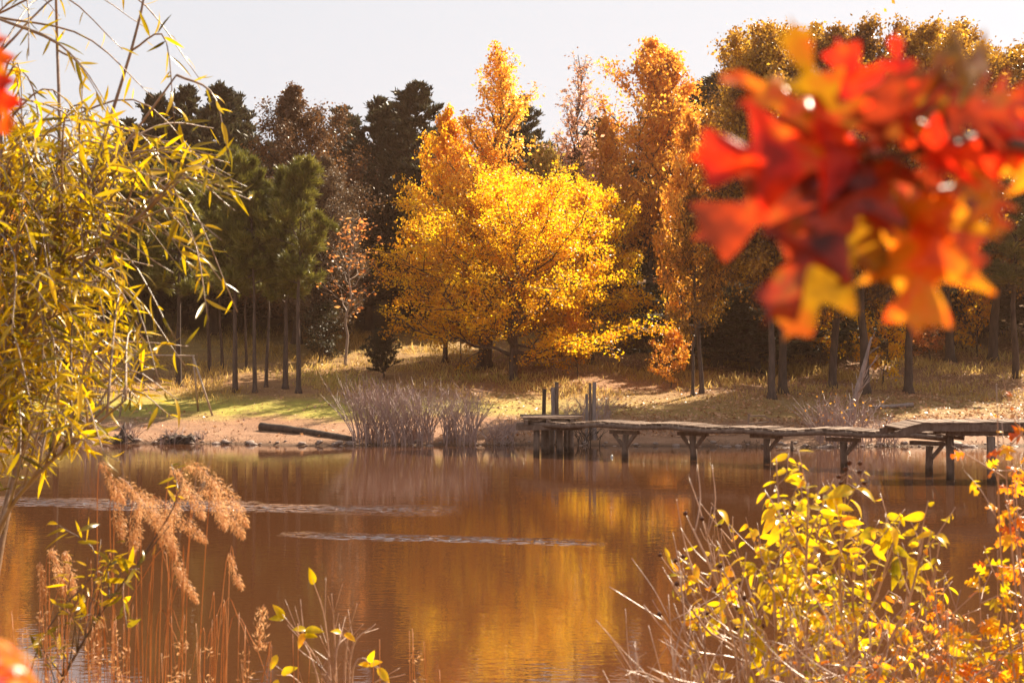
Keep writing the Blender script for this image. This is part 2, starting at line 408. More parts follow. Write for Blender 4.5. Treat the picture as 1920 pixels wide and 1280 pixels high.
p = t.nodes.new('ShaderNodeBsdfPrincipled'); p.inputs['IOR'].default_value = 1.333; p.inputs['Roughness'].default_value = .025
p.inputs['Base Color'].default_value = (.064, .024, .010, 1)
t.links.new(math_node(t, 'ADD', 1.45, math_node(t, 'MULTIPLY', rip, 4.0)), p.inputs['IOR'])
t.links.new(b3.outputs[0], p.inputs['Normal']); t.links.new(p.outputs[0], out.inputs['Surface'])
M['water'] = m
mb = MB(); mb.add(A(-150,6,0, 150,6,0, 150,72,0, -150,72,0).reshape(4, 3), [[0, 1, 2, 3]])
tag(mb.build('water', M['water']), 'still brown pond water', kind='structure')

# ------------------------------------------------------------------ leaf templates
def t_card():
    return A(0,0,0, .45,-.33,.06, 1,0,-.05, .45,.33,.06).reshape(4, 3), [[0, 1, 2], [0, 2, 3]]
def t_lance(w, droop, fold=.25, k=6, pw=.8):
    """narrow to oval leaf with a folded midrib and a drooping tip"""
    tt = np.linspace(0, 1, k); ww = w * np.sin(PI * tt ** pw) ** .85; ww[0] = ww[-1] = 0.002
    v = []
    for a, b in zip(tt, ww):
        z = -droop * a * a
        v += [(a, -b, z + fold * b), (a, 0, z), (a, b, z + fold * b)]
    f = []
    for i in range(k - 1):
        for c in (0, 1): f.append([3 * i + c, 3 * i + c + 1, 3 * i + c + 4, 3 * i + c + 3])
    return np.array(v), f
def t_lobed(w=.42, lobes=3, cup=.15, droop=.2, k=31, seed=0, sweep=.30, pal=.62):
    """oak or maple leaf: pointed forward-swept lobes between rounded bays, curved in space"""
    r = np.random.RandomState(seed)
    tt = np.linspace(0, 1, k); v = []; cols = (-1, -.5, 0, .5, 1)
    env = np.sin(PI * np.clip(tt, 0, 1) ** pal) ** .75
    for a, e in zip(tt, env):
        ph = (a * lobes + .15) % 1.0
        lob = (ph / .7) if ph < .7 else (1 - (ph - .7) / .3)
        b = w * e * (.22 + .86 * lob ** 1.5)
        if a < .05: b = .012
        for c in cols:
            x = a + sweep * abs(c) * b * (.6 + .4 * lob); y = c * b
            z = -droop * a * a - cup * 2.2 * y * y + .05 * math.sin(7 * a + 3 * c + seed) * e
            v.append((x, y, z))
    f = [[5 * i + c, 5 * i + c + 1, 5 * i + c + 6, 5 * i + c + 5] for i in range(k - 1) for c in range(4)]
    return np.array(v), f
CARD = t_card()


def rdir(rng, n):
    return norm(rng.normal(size=(n, 3)))


# ------------------------------------------------------------------ tree makers
def grow(seed, H, R, r0, h0, nl, prof, e0, e1, nsub, per, sig, lsize, sub=.42, droop=0., wob=.028, kind='leaf', up=.25, top_thin=0., tfac=.97, fork=0):
    """a tree of height H and crown radius R: tapered trunk, limbs, branches, foliage round the branches. Returns (trunk mesh, crown mesh)."""
    rng = np.random.RandomState(seed)
    wood, crown = MB(), MB()
    tz = np.concatenate([[0, .022], np.linspace(.06, 1, 13)]); k = len(tz)
    off = np.cumsum(rng.normal(0, wob, (k, 2)), 0) * H * .35; off -= off[0]; off *= np.clip(tz * 3, 0, 1)[:, None]
    spine = np.column_stack([off[:, 0], off[:, 1], tz * H])
    rad = r0 * (1 - .93 * tz ** .9); rad[0] *= 1.9; rad[1] *= 1.05
    spine[0, 2] = -.35
    wood.tube(spine, rad, 9)
    at = lambda u: A(np.interp(u, tz, spine[:, 0]), np.interp(u, tz, spine[:, 1]), u * H)
    C = []; D = []; S = []
    subs_P = []; subs_R = []
    for i in range(nl):
        u = h0 + (tfac - h0) * ((i + rng.rand()) / nl) ** .92
        c = (u - h0) / (1 - h0)
        az = i * 2.39996 + rng.normal(0, .4); el = e0 + (e1 - e0) * c + rng.normal(0, .13)
        L = R * prof(c) * (.62 + .55 * rng.rand())
        if L < .06: continue
        hd = A(math.cos(az), math.sin(az), 0)
        p0 = at(u); kk = 7; s = np.linspace(0, 1, kk)[:, None]
        bend = droop if droop else .18
        P = p0 + hd * (math.cos(el) * L * s) + A(0, 0, 1) * (math.sin(el) * L * s + (bend if not droop else -droop) * L * s ** 2)
        P[1:] += np.cumsum(rng.normal(0, .055 * L, (kk - 1, 3)), 0) * .6
        rl = max(.012, min(r0 * (1 - .9 * u) * .6, .02 + .026 * L)) * (.6 + .8 * rng.rand())
        wood.tube(P, rl * (1 - .85 * s[:, 0]), 5, caps=False)
        ns = max(4, int(nsub * (.55 + .6 * L / R)))
        for q_ in range(ns):
            v = .22 + .78 * (q_ + rng.rand()) / ns
            b0 = A(*[np.interp(v, s[:, 0], P[:, x]) for x in range(3)])
            ld = norm(P[min(kk - 1, int(v * (kk - 1)) + 1)] - P[int(v * (kk - 1)) - 1 if v > .2 else 0])
            sl = max(.12, L * sub * (1.15 - .6 * v) * (.6 + .7 * rng.rand()))
            sd = norm(ld * .8 + rng.normal(0, .62, 3) * A(1, 1, .7) + A(0, 0, up))
            b1 = b0 + sd * sl
            bm = (b0 + b1) / 2 + rng.normal(0, .06 * sl, 3)
            subs_P.append([b0, bm, b1]); subs_R.append([max(.006, rl * .38), max(.005, rl * .25), .004])
            n = max(3, int(per * (.25 + 1.5 * rng.rand()) * (1 - top_thin * c ** 1.6)))
            uu = rng.rand(n) ** .7 * 1.05
            C.append(b0 + (b1 - b0) * uu[:, None] + rng.normal(0, 1, (n, 3)) * sig * min(1, .35 + .5 * sl))
            D.append(np.repeat(sd[None], n, 0)); S.append(np.full(n, 1.0))
    wood.tubes(np.array(subs_P), np.array(subs_R), 3)
    C = np.concatenate(C); D = np.concatenate(D); n = len(C)
    if kind == 'leaf':
        d = norm(rdir(rng, n) + A(0, 0, -.35)); nr = rdir(rng, n) + A(0, 0, .5)
        crown.leaves(CARD, C, d, nr, lsize * np.clip(rng.lognormal(0, .3, n), .5, 1.8))
    elif kind == 'needle':          # tufts of long needles fanning out of the twig ends
        for f in range(7):
            d = norm(D * .7 + rdir(rng, n) * .8 + A(0, 0, .45))
            crown.leaves((A(0,-.02,0, .5,.10,0, 1,0,0).reshape(3, 3) * A(1, .85, 1), [[0, 1, 2]]), C + rng.normal(0, .05, (n, 3)), d, rdir(rng, n), lsize * (.7 + .6 * rng.rand(n)))
    else:                           # cedar sprays: flat feathery slips pointing up and out
        d = norm(D * .8 + rdir(rng, n) * .55 + A(0, 0, .55))
        crown.leaves((A(0,0,0, .4,-.17,.03, 1,0,0, .5,.15,-.03).reshape(4, 3), [[0, 1, 2], [0, 2, 3]]), C, d, rdir(rng, n), lsize * (.6 + .8 * rng.rand(n)))
    return wood.mesh('trunk', True), crown.mesh('crown')


P_round = lambda c: math.sin(PI * min(1, .12 + .88 * c) ** .75) ** .6 if 0 < c < 1 else .1
P_wide = lambda c: (1 - abs(c - .30) ** 1.6 * 1.25) * (1.0 if c > .03 else .8)
P_spire = lambda c: (1 - c) ** .7 * .93 + .07
P_oval = lambda c: math.sin(PI * (.15 + .80 * c)) ** .7
P_egg = lambda c: math.sin(PI * (.10 + .90 * min(c, 1)) ** .62) * .97 + .03
P_pine = lambda c: (.55 + .6 * c if c < .35 else .76 * (1.3 - c) / .95 + .06)
P_cedar = lambda c: (1 - c) ** .72 * .97 + .03

PROTO = {}
def proto(name):
    if name in PROTO: return PROTO[name]
    g = {
        'wide':     lambda: (12.4, 8.0, grow(11, 12.4, 8.0, .30, .10, 52, P_wide, .08, 1.15, 15, 84, .22, .155, .46)),
        'wide_b':   lambda: (12.0, 5.6, grow(12, 12.0, 5.6, .30, .12, 42, P_wide, .05, 1.2, 13, 66, .22, .155, .46)),
        'spire':    lambda: (19.0, 4.4, grow(21, 19.0, 4.4, .28, .16, 78, P_spire, .40, 1.0, 9, 52, .28, .165, .42, top_thin=.85)),
        'spire_b':  lambda: (17.0, 3.2, grow(22, 17.0, 3.2, .22, .18, 60, P_spire, .6, 1.1, 7, 22, .26, .16, .42, top_thin=.85)),
        'round':    lambda: (17.0, 4.4, grow(31, 17.0, 4.4, .24, .26, 42, P_egg, .2, .85, 13, 40, .32, .20, .48, top_thin=.5)),
        'round_b':  lambda: (16.0, 3.8, grow(32, 16.0, 3.8, .22, .28, 40, P_egg, .25, .9, 12, 40, .32, .20, .48, top_thin=.4)),
        'oak':      lambda: (20.0, 4.6, grow(41, 20.0, 4.6, .30, .24, 44, P_round, .15, .80, 15, 56, .34, .20, .52)),
        'oak_b':    lambda: (20.0, 4.2, grow(42, 20.0, 4.2, .26, .27, 42, P_round, .2, .85, 15, 56, .34, .20, .52)),
        'oak_c':    lambda: (18.0, 4.8, grow(43, 18.0, 4.8, .30, .22, 44, P_round, .1, .75, 15, 54, .34, .20, .52)),
        'dome':     lambda: (16.0, 4.6, grow(51, 16.0, 4.6, .28, .10, 70, P_egg, .3, 1.0, 12, 60, .28, .15, .46)),
        'pine':     lambda: (14.5, 2.7, grow(61, 14.5, 2.7, .20, .40, 38, P_pine, -.05, .7, 10, 12, .10, .50, .45, kind='needle', wob=.008, up=.35)),
        'pine_b':   lambda: (14.5, 2.4, grow(62, 14.5, 2.4, .18, .47, 40, P_pine, -.05, .85, 8, 11, .10, .50, .45, kind='needle', wob=.010, up=.35)),
        'cedar':    lambda: (13.0, 2.7, grow(71, 13.0, 2.9, .20, .06, 92, P_cedar, .05, .75, 11, 40, .13, .22, .44, kind='spray', top_thin=.2, tfac=.99)),
        'cedar_b':  lambda: (13.0, 3.0, grow(72, 13.0, 3.0, .20, .08, 84, P_cedar, .15, .9, 11, 40, .14, .22, .44, kind='spray', top_thin=.2, tfac=.99)),
        'juniper':  lambda: (2.8, 1.05, grow(81, 2.8, 1.05, .05, .10, 60, P_round, .35, 1.2, 7, 36, .07, .12, .5, kind='spray')),
        'sapling':  lambda: (7.4, 1.6, grow(91, 7.4, 1.6, .06, .33, 28, P_oval, .6, 1.1, 4, 2, .16, .145, .5)),
        'thin':     lambda: (8.0, 1.7, grow(92, 8.0, 1.7, .07, .18, 26, P_oval, .7, 1.2, 6, 12, .22, .19, .5)),
        'under':    lambda: (5.0, 1.9, grow(93, 5.0, 1.9, .06, .12, 30, P_round, .3, 1.1, 7, 18, .20, .17, .5)),
    }[name]
    H, R, (tm, cm) = g()
    co = np.empty(len(cm.vertices) * 3); cm.vertices.foreach_get('co', co); co = co.reshape(-1, 3)
    up = co[co[:, 2] > (0 if 'wide' in name or 'cedar' in name or name in ('under', 'juniper') else .42) * H]
    PROTO[name] = (co[:, 2].max(), np.percentile(np.hypot(up[:, 0], up[:, 1]), 98), (tm, cm))
    return PROTO[name]


def tree(pk, cx, base, top, wpx, leaf, bark, name, label, cat='tree', group=None, thick=1.0, rz=None):
    """cx: trunk column; base: ('px', row) ground row in the photograph or ('Y', depth); top: row of the tip; wpx: crown width in photo pixels"""
    H, R, (tm, cm) = proto(pk)
    if base[0] == 'px': g = on_ground(cx, base[1])
    else:
        g = W(cx, 0, base[1]); g[2] = gz(g[0], g[1])
    Y = g[1]; h = CAMZ + (HOR - top) / F * Y - g[2]; w = wpx / F * Y / 2 * (1.35 if pk in ('oak', 'oak_b', 'oak_c') else 2.6 if pk in ('cedar', 'cedar_b') else 1.15 if pk in ('round', 'round_b', 'dome') else 1)
    n = len(bpy.data.objects)
    rt = thing(name, g, label, cat, group, rz if rz is not None else (n * 1.7) % 6.28)
    sz = h / H; sx = w / R
    for nm, me, mt in (('trunk', tm, M[bark]), ('crown', cm, M[leaf])):
        if not me.materials: me.materials.append(mt)
        o = link(nm, me, rt); o.material_slots[0].link = 'OBJECT'; o.material_slots[0].material = mt
        o.scale = (sx, sx, sz) if nm == 'crown' else (sx, sx, sz)
    return rt

px = lambda r: ('px', r)
dp = lambda d: ('Y', d)
T = tree
# ---- the yellow trees in the middle
T('wide', 962, px(712), 285, 500, 'yellow', 'bark', 'broadleaf_tree', 'huge spreading golden yellow tree with the straight dark trunk behind the dock head', rz=.4)
T('wide_b', 903, px(692), 300, 370, 'gold', 'bark_dark', 'broadleaf_tree', 'orange gold tree with short thick trunk just beside the huge yellow tree', rz=2.2)
T('wide_b', 1108, dp(88), 320, 280, 'yellow', 'bark_dark', 'broadleaf_tree', 'brightest lemon yellow tree on the dock side of the huge spreading tree', rz=4.1)
T('under', 1084, px(706), 560, 90, 'gold', 'bark_dark', 'sapling', 'thin dark stemmed sapling under the edge of the brightest yellow crown')
T('spire', 912, dp(87), 72, 270, 'amber', 'bark', 'sweetgum_tree', 'tallest spire shaped amber tree rising behind the huge yellow tree')
T('round_b', 835, dp(89), 185, 180, 'gold', 'bark', 'sweetgum_tree', 'shorter orange tree leaning against the tall amber spire')
T('spire_b', 1052, dp(95), 92, 190, 'pink', 'bark', 'sweetgum_tree', 'slim half bare pinkish tree with thin top against the sky')
T('under', 1022, dp(91), 255, 130, 'olive', 'bark', 'broadleaf_tree', 'soft olive yellow crown between amber spire and pinkish slim tree')
# ---- orange trees
T('round', 1215, dp(103), 58, 240, 'orange', 'bark', 'sweetgum_tree', 'tall rusty orange tree with a feathery pale tip')
T('round_b', 1288, dp(102), 84, 230, 'orange', 'bark_dark', 'sweetgum_tree', 'rusty orange tree touching the bronze oaks, sky showing through its crown')
T('round_b', 1140, dp(97), 205, 160, 'orange', 'bark', 'sweetgum_tree', 'low rounded orange tree between pinkish slim tree and tall rusty one')
T('thin', 1246, px(612), 395, 90, 'amber', 'bark_dark', 'sapling', 'slender multi stemmed amber tree standing on the sunlit slope')
T('under', 1258, px(728), 612, 80, 'orange', 'bark_dark', 'sapling', 'low rusty orange sapling between yellow trees and first oak trunks')
# ---- bronze oaks
OG = 'bronze oaks above the raised dock'
T('round_b', 1299, px(742), 340, 120, 'oakgold', 'bark', 'oak_tree', 'short bronze oak, first of the paired slim trunks behind the dock', group=OG)
T('round_b', 1316, px(738), 200, 170, 'orange', 'bark', 'oak_tree', 'bronze oak with the second slim trunk of the close pair', group=OG)
T('oak', 1395, dp(99), 40, 190, 'oakgold', 'bark_dark', 'oak_tree', 'bronze oak whose top stands apart beside the rusty orange trees', group=OG)
T('oak_b', 1447, px(748), 70, 190, 'oakgold', 'bark', 'oak_tree', 'bronze oak with the thin trunk beside the thickest trunk', group=OG)
T('oak', 1468, px(738), 34, 230, 'oakgold', 'bark_dark', 'oak_tree', 'bronze oak with the thickest dark trunk on the bank', group=OG)
T('oak_b', 1560, px(728), 28, 210, 'oakgold', 'bark', 'oak_tree', 'bronze oak with a slim trunk uphill of the leaning dead snag', group=OG)
T('oak_c', 1622, px(738), 16, 230, 'oakgold', 'bark_dark', 'oak_tree', 'highest bronze oak, its trunk directly behind the leaning dead snag', group=OG)
T('oak', 1703, px(738), 24, 220, 'oakgold', 'bark_dark', 'oak_tree', 'bronze oak with the lone flared trunk on open leaf litter', group=OG)
T('oak_b', 1782, dp(87), 38, 230, 'oakgold', 'bark_dark', 'oak_tree', 'bronze oak up the slope past the lone flared trunk', group=OG)
T('oak_c', 1862, dp(88), 66, 230, 'oakgold', 'bark_dark', 'oak_tree', 'bronze oak above the needle branches at the slope edge', group=OG)
T('oak', 1955, dp(86), 78, 240, 'oakgold', 'bark_dark', 'oak_tree', 'bronze oak cut off by the edge of the view', group=OG)
for cx, Y, tp, w, pk in ((2190, 106, 130, 250, 'oak'), (2420, 104, 120, 250, 'oak_b'), (2640, 96, 120, 260, 'oak_c')):
    T(pk, cx, dp(Y), tp, w, 'oakgold', 'bark_dark', 'oak_tree', 'bronze oak continuing the row beyond the edge of the view', group=OG)
# ---- dark evergreens and understory below the oaks
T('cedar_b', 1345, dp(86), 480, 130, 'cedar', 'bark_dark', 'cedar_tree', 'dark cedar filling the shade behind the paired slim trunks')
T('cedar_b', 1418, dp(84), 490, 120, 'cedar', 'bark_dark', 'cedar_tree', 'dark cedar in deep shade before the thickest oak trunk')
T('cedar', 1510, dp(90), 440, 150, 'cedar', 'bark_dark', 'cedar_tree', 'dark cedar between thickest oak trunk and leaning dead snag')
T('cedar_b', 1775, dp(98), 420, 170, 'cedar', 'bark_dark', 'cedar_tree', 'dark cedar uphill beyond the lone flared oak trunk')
T('pine_b', 1905, dp(80), 330, 200, 'pine', 'bark_dark', 'pine_tree', 'dark pine with low hanging needle branches at the edge of the slope')
T('under', 1537, dp(85), 505, 90, 'yellow', 'bark_dark', 'sapling', 'small bright yellow sapling in the shade under the oaks')
T('under', 1655, px(722), 545, 110, 'yellow', 'bark_dark', 'sapling', 'yellow sapling glowing beside the leaning dead snag')
T('under', 1832, dp(90), 455, 110, 'gold', 'bark_dark', 'sapling', 'golden sapling between dark cedar and low needled pine')
T('under', 1745, dp(88), 590, 90, 'red', 'bark_dark', 'sapling', 'small red orange sapling uphill of the lone flared trunk')
# ---- pines by the swing frame
PG = 'pines beside the lawn'
for cx, b, tp, w, pk, lab, th in (
        (393, 702, 345, 110, 'pine_b', 'pine with the shaded trunk set back behind the swing frame legs', 1),
        (441, 736, 262, 130, 'pine', 'pine nearest the swing frame among the straight trunks', 1),
        (478, 737, 285, 120, 'pine_b', 'pine with the second straight trunk from the swing frame', 1),
        (499, 726, 330, 95, 'pine_b', 'thinnest pine, third straight trunk from the swing frame', 1),
        (535, 729, 305, 130, 'pine', 'pine with the thick fourth trunk from the swing frame', 1),
        (560, 737, 285, 140, 'pine_b', 'pale tipped pine closest to the bare grey shoreline shrub', 1),
        (417, 692, 370, 90, 'pine_b', 'small shaded pine between the two pines nearest the swing frame', 1),
        (462, 692, 380, 80, 'pine_b', 'small shaded pine back among the straight front trunks', 1)):
    T(pk, cx, px(b), tp, w, 'pine', 'bark', 'pine_tree', lab, group=PG)
for cx, Y, tp, w, lab in ((335, 80, 285, 130, 'pine with its crown directly above the swing frame bar'), (262, 82, 300, 130, 'pine behind the far end of the swing frame'),
                          (185, 80, 320, 140, 'pine behind the small red shore bush'), (105, 83, 330, 140, 'pine deep behind the yellow willow foliage')):
    T('pine', cx, dp(Y), tp, w, 'pine', 'bark_dark', 'pine_tree', lab, group=PG)
for cx, Y, tp, w, pk in ((-90, 88, 300, 140, 'pine'), (-200, 82, 320, 140, 'pine_b'), (-310, 92, 290, 150, 'pine'), (-450, 85, 310, 140, 'pine')):
    T(pk, cx, dp(Y), tp, w, 'pine', 'bark_dark', 'pine_tree', 'pine continuing the row beyond the willow side of the view', group=PG)
T('round_b', 22, dp(86), 290, 150, 'amber', 'bark', 'broadleaf_tree', 'amber orange tree far across the water behind the willow')
T('under', 598, dp(90), 560, 110, 'cedar', 'bark_dark', 'cedar_tree', 'low dark evergreen between the last pine and the thin red sapling')
T('sapling', 648, px(686), 405, 150, 'red', 'bark_pale', 'sapling', 'thin pale sapling with sparse red orange leaves on the lawn')
T('juniper', 720, px(708), 612, 76, 'cedar', 'bark_dark', 'juniper_bush', 'small dark rounded juniper alone on the golden grass', cat='juniper')
# ---- skyline trees on the far slope
CG = 'dark cedars on the skyline'
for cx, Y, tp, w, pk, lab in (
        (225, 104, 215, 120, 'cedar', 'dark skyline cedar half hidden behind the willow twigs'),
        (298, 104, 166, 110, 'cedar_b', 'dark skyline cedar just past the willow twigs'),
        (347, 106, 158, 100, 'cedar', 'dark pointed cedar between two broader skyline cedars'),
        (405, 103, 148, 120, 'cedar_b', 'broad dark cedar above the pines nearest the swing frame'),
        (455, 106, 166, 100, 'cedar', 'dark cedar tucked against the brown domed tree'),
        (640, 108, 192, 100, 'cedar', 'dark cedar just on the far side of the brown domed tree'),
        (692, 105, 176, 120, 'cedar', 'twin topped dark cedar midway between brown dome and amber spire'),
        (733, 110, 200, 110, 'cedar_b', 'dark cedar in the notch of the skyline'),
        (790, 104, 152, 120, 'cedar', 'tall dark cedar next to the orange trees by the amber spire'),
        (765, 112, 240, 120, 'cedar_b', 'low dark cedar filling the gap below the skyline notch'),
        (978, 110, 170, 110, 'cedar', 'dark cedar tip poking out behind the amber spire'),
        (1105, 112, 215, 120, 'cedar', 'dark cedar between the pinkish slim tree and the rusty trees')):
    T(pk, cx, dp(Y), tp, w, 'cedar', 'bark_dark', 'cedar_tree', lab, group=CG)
T('dome', 556, dp(98), 150, 230, 'russet', 'bark_dark', 'broadleaf_tree', 'large brown domed tree with a wispy tip on the skyline')
T('dome', 612, dp(93), 285, 170, 'brown', 'bark_dark', 'broadleaf_tree', 'grey brown rounded tree behind the pale tipped pine')
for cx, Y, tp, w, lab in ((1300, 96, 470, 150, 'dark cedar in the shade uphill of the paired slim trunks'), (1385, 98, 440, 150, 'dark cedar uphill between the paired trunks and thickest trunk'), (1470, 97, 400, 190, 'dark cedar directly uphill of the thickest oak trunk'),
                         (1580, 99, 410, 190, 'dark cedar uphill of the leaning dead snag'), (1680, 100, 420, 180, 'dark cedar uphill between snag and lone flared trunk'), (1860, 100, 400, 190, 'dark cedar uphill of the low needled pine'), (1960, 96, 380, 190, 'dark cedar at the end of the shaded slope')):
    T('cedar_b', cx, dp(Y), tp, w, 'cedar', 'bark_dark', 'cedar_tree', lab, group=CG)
# ---- the wood that closes the slope behind
WG = 'shaded woodland trees at the back of the slope'
rng = random.Random(5)
for k, cx in enumerate(range(40, 1960, 96)):
    T(('cedar_b', 'dome', 'cedar', 'oak_c')[k % 4], cx + rng.uniform(-25, 25), dp(rng.uniform(113, 128)), rng.uniform(245, 300) if cx < 1250 else rng.uniform(130, 200), 210,
      ('cedar', 'brown', 'cedar', 'russet')[k % 4], 'bark_dark', 'woodland_tree', 'shaded tree in the dark wood closing the top of the slope', group=WG)
M['debris'] = leaf_mat('wet_debris', [(.05,.03,.02),(.14,.08,.05),(.34,.2,.13)], .1, .6, .4, .5, .4)
M['willow_bark'] = bark_mat('willow_bark', (.10,.055,.03), (.30,.19,.12), 14, .4, .6, 1, .2)
# ------------------------------------------------------------------ grass and fallen leaves on the far slope
rs = np.random.RandomState(77)
def scatter(n, y0, y1, power=1.6):
    y = y0 + (y1 - y0) * rs.rand(n) ** power
    x = (rs.rand(n) * 2300 - 190 - 960) / F * y
    return x, y
BLADE = (A(0,-.03,0, 0,.03,0, .55,.03,-.05, 1,0,-.28).reshape(4, 3), [[0, 1, 2], [0, 2, 3]])
x, y = scatter(150000, 62.5, 108)
dd = y - shore_y(x); pn = vnoise(x, y, 5.5, 21) + .5 * vnoise(x, y, 1.8, 22)
keep = (dd > 3.0) & (rs.rand(len(x)) < np.clip(.10 + .55 * (pn > -.1) * np.clip((dd - 7) / 8, 0, 1), 0, 1))
x, y, dd, pn = x[keep], y[keep], dd[keep], pn[keep]; n = len(x)
hgt = (.07 + .34 * np.clip((dd - 9) / 8, 0, 1) * np.clip(pn + .55, .15, 1.3)) * (.5 + rs.rand(n))
d = norm(np.column_stack([rs.normal(0, .45, n), rs.normal(0, .45, n), np.ones(n)]))
mb = MB(); mb.leaves(BLADE, np.column_stack([x, y, terrain(x, y) - .02]), d, rdir(rs, n) * A(1, 1, .2), hgt, .9)
tag(mb.build('dry_grass', M['drygrass']), 'dry golden grass growing in drifts over the far slope', 'grass', kind='stuff')
x, y = scatter(60000, 62.2, 100)
dd = y - shore_y(x); wgt = np.clip(.12 + .035 * (x + 6), .08, 1) * np.clip(.7 + .7 * vnoise(x, y, 4, 31), .1, 1.2)
keep = (dd > 1.2) & (rs.rand(len(x)) < wgt); x, y = x[keep], y[keep]; n = len(x)
d = norm(rdir(rs, n) * A(1, 1, .45)); mb = MB()
mb.leaves(CARD, np.column_stack([x, y, terrain(x, y) + .03]), d, rdir(rs, n) * .7 + A(0, 0, .8), .10 + .12 * rs.rand(n), 1.1)
tag(mb.build('fallen_leaves', M['litter']), 'fallen autumn leaves strewn over the bank under the oaks', 'fallen leaves', kind='stuff')
# grass on the near bank, below the view
n = 9000; x = rs.uniform(-9, 9, n); y = rs.uniform(-3, 11.2, n)
mb = MB(); mb.leaves(BLADE, np.column_stack([x, y, terrain(x, y) - .02]), norm(np.column_stack([rs.normal(0, .4, n), rs.normal(0, .4, n), np.ones(n)])), rdir(rs, n) * A(1, 1, .2), .12 + .25 * rs.rand(n), .35)
tag(mb.build('bank_grass', M['drygrass']), 'dry grass covering the near bank', 'grass', kind='stuff')

# ------------------------------------------------------------------ the long dock
rs = np.random.RandomState(8)
posts = [W(1163, 859, 53.6), W(1292, 863, 52.5), W(1430, 869, 51.0), W(1575, 877, 49.1), W(1735, 886.5, 47.1)]
for p_ in posts: p_[2] = 0
dirv = norm(posts[4] - posts[0]); nv = A(-dirv[1], dirv[0], 0) * 1.0
if nv[1] < 0: nv = -nv                                   # away from the viewer
DW = 1.55; DZ = 1.33
start = posts[0] - dirv * 4.6; end = posts[4] + dirv * .9
dock = thing('dock', (posts[2][0], posts[2][1], 0), 'long low weathered dock sagging on single braced posts', 'dock')
sag = lambda s: .035 * math.sin(s * 2.1) - .03 * math.sin(s * .7 + 1)
mb = MB(); Ld = np.linalg.norm(end - start); s_ = 0.0
while s_ < Ld:
    w_ = .19 + .05 * rs.rand(); c = start + dirv * (s_ + w_ / 2) + nv * (DW / 2 - .12 + rs.normal(0, .03))
    if rs.rand() > .05:
        a = rs.normal(0, .018); dr = norm(dirv + nv * a); pr = A(-dr[1], dr[0], 0)
        mb.box(c + A(0, 0, DZ - .02 + sag(s_) + rs.normal(0, .008)), (w_ - .02, DW + rs.normal(0, .05), .045), np.stack([dr, pr, A(0, 0, 1)], 1) @ np.array(Matrix.Rotation(rs.normal(0, .02), 3, 'Y')))
    s_ += w_ + .008
deck = mb.build('deck', M['deckwood'])
parts = [deck]
for off in (-.08, DW - .30):
    mb = MB(); kk = 24
    P = [start + dirv * (Ld * u) + nv * off + A(0, 0, DZ - .145 + sag(Ld * u)) for u in np.linspace(0, 1, kk)]
    mb.tube(P, .088 + .010 * rs.rand(kk), 10); parts.append(mb.build('stringer_log', M['wood'], smooth=True))
keep_world(dock, *parts)
for k, p_ in enumerate(posts):
    mb = MB(); c = p_ + nv * .35
    mb.tube([c + A(0, 0, -1.4), c + A(.01, 0, .2), c + A(rs.normal(0, .03), 0, DZ - .45)], [.14, .13, .125], 12)
    po = mb.build('post', M['wood'], smooth=True); keep_world(dock, po)
    mb = MB(); top = c + A(0, 0, DZ - .36); mb.beam(top - dirv * .62, top + dirv * .58, .22, .14)
    cap = mb.build('cap_beam', M['wood']); subs = [cap]
    for sg in (-1, 1):
        if k == 3 and sg < 0: continue
        if k in (2, 4) and sg < 0: continue
        mb = MB(); mb.beam(c + A(0, 0, DZ - .86) + dirv * sg * .10 - nv * .02, c + A(0, 0, DZ - .42) + dirv * sg * .46 - nv * .02, .12, .12)
        subs.append(mb.build('brace', M['wood']))
    for o in subs: o.parent = po; o.matrix_parent_inverse = Matrix.Identity(4)
# platform where the long dock meets the shore
pc = W(1030, 845, 57.0); pc[2] = 0
hp = thing('dock_platform', pc, 'broken square platform at the shore end of the long dock', 'dock')
mb = MB()
for r in range(9):
    y_ = 55.6 + r * .34
    mb.box((pc[0] + .05 + rs.normal(0, .05), y_, 1.42 + rs.normal(0, .015)), (2.35 + rs.normal(0, .12), .30, .05), Matrix.Rotation(rs.normal(0, .02), 3, 'Z') @ Matrix.Rotation(rs.normal(0, .012), 3, 'Y'))
pd = mb.build('platform_deck', M['deckwood']); L_ = [pd]
for x_ in (-.95, -.1, .85):
    mb = MB(); mb.beam((pc[0] + x_, 55.3, 1.27), (pc[0] + x_, 58.5, 1.27), .14, .2); L_.append(mb.build('joist', M['wood']))
mb = MB(); mb.beam((pc[0] - 1.35, 55.45, 1.06), (pc[0] + 1.25, 55.45, 1.06), .16, .19); L_.append(mb.build('front_beam', M['wood']))
for x_, y_, r_ in ((-.55, 55.6, .13), (-.16, 56.6, .18), (.12, 58.2, .10), (.40, 55.9, .13), (.66, 56.9, .10), (.86, 57.0, .14)):
    mb = MB(); mb.tube([(pc[0] + x_, y_, -1.2), (pc[0] + x_ + rs.normal(0, .02), y_, 1.15)], [r_, r_ * .95], 10); L_.append(mb.build('post', M['wood'], smooth=True))
keep_world(hp, *L_)
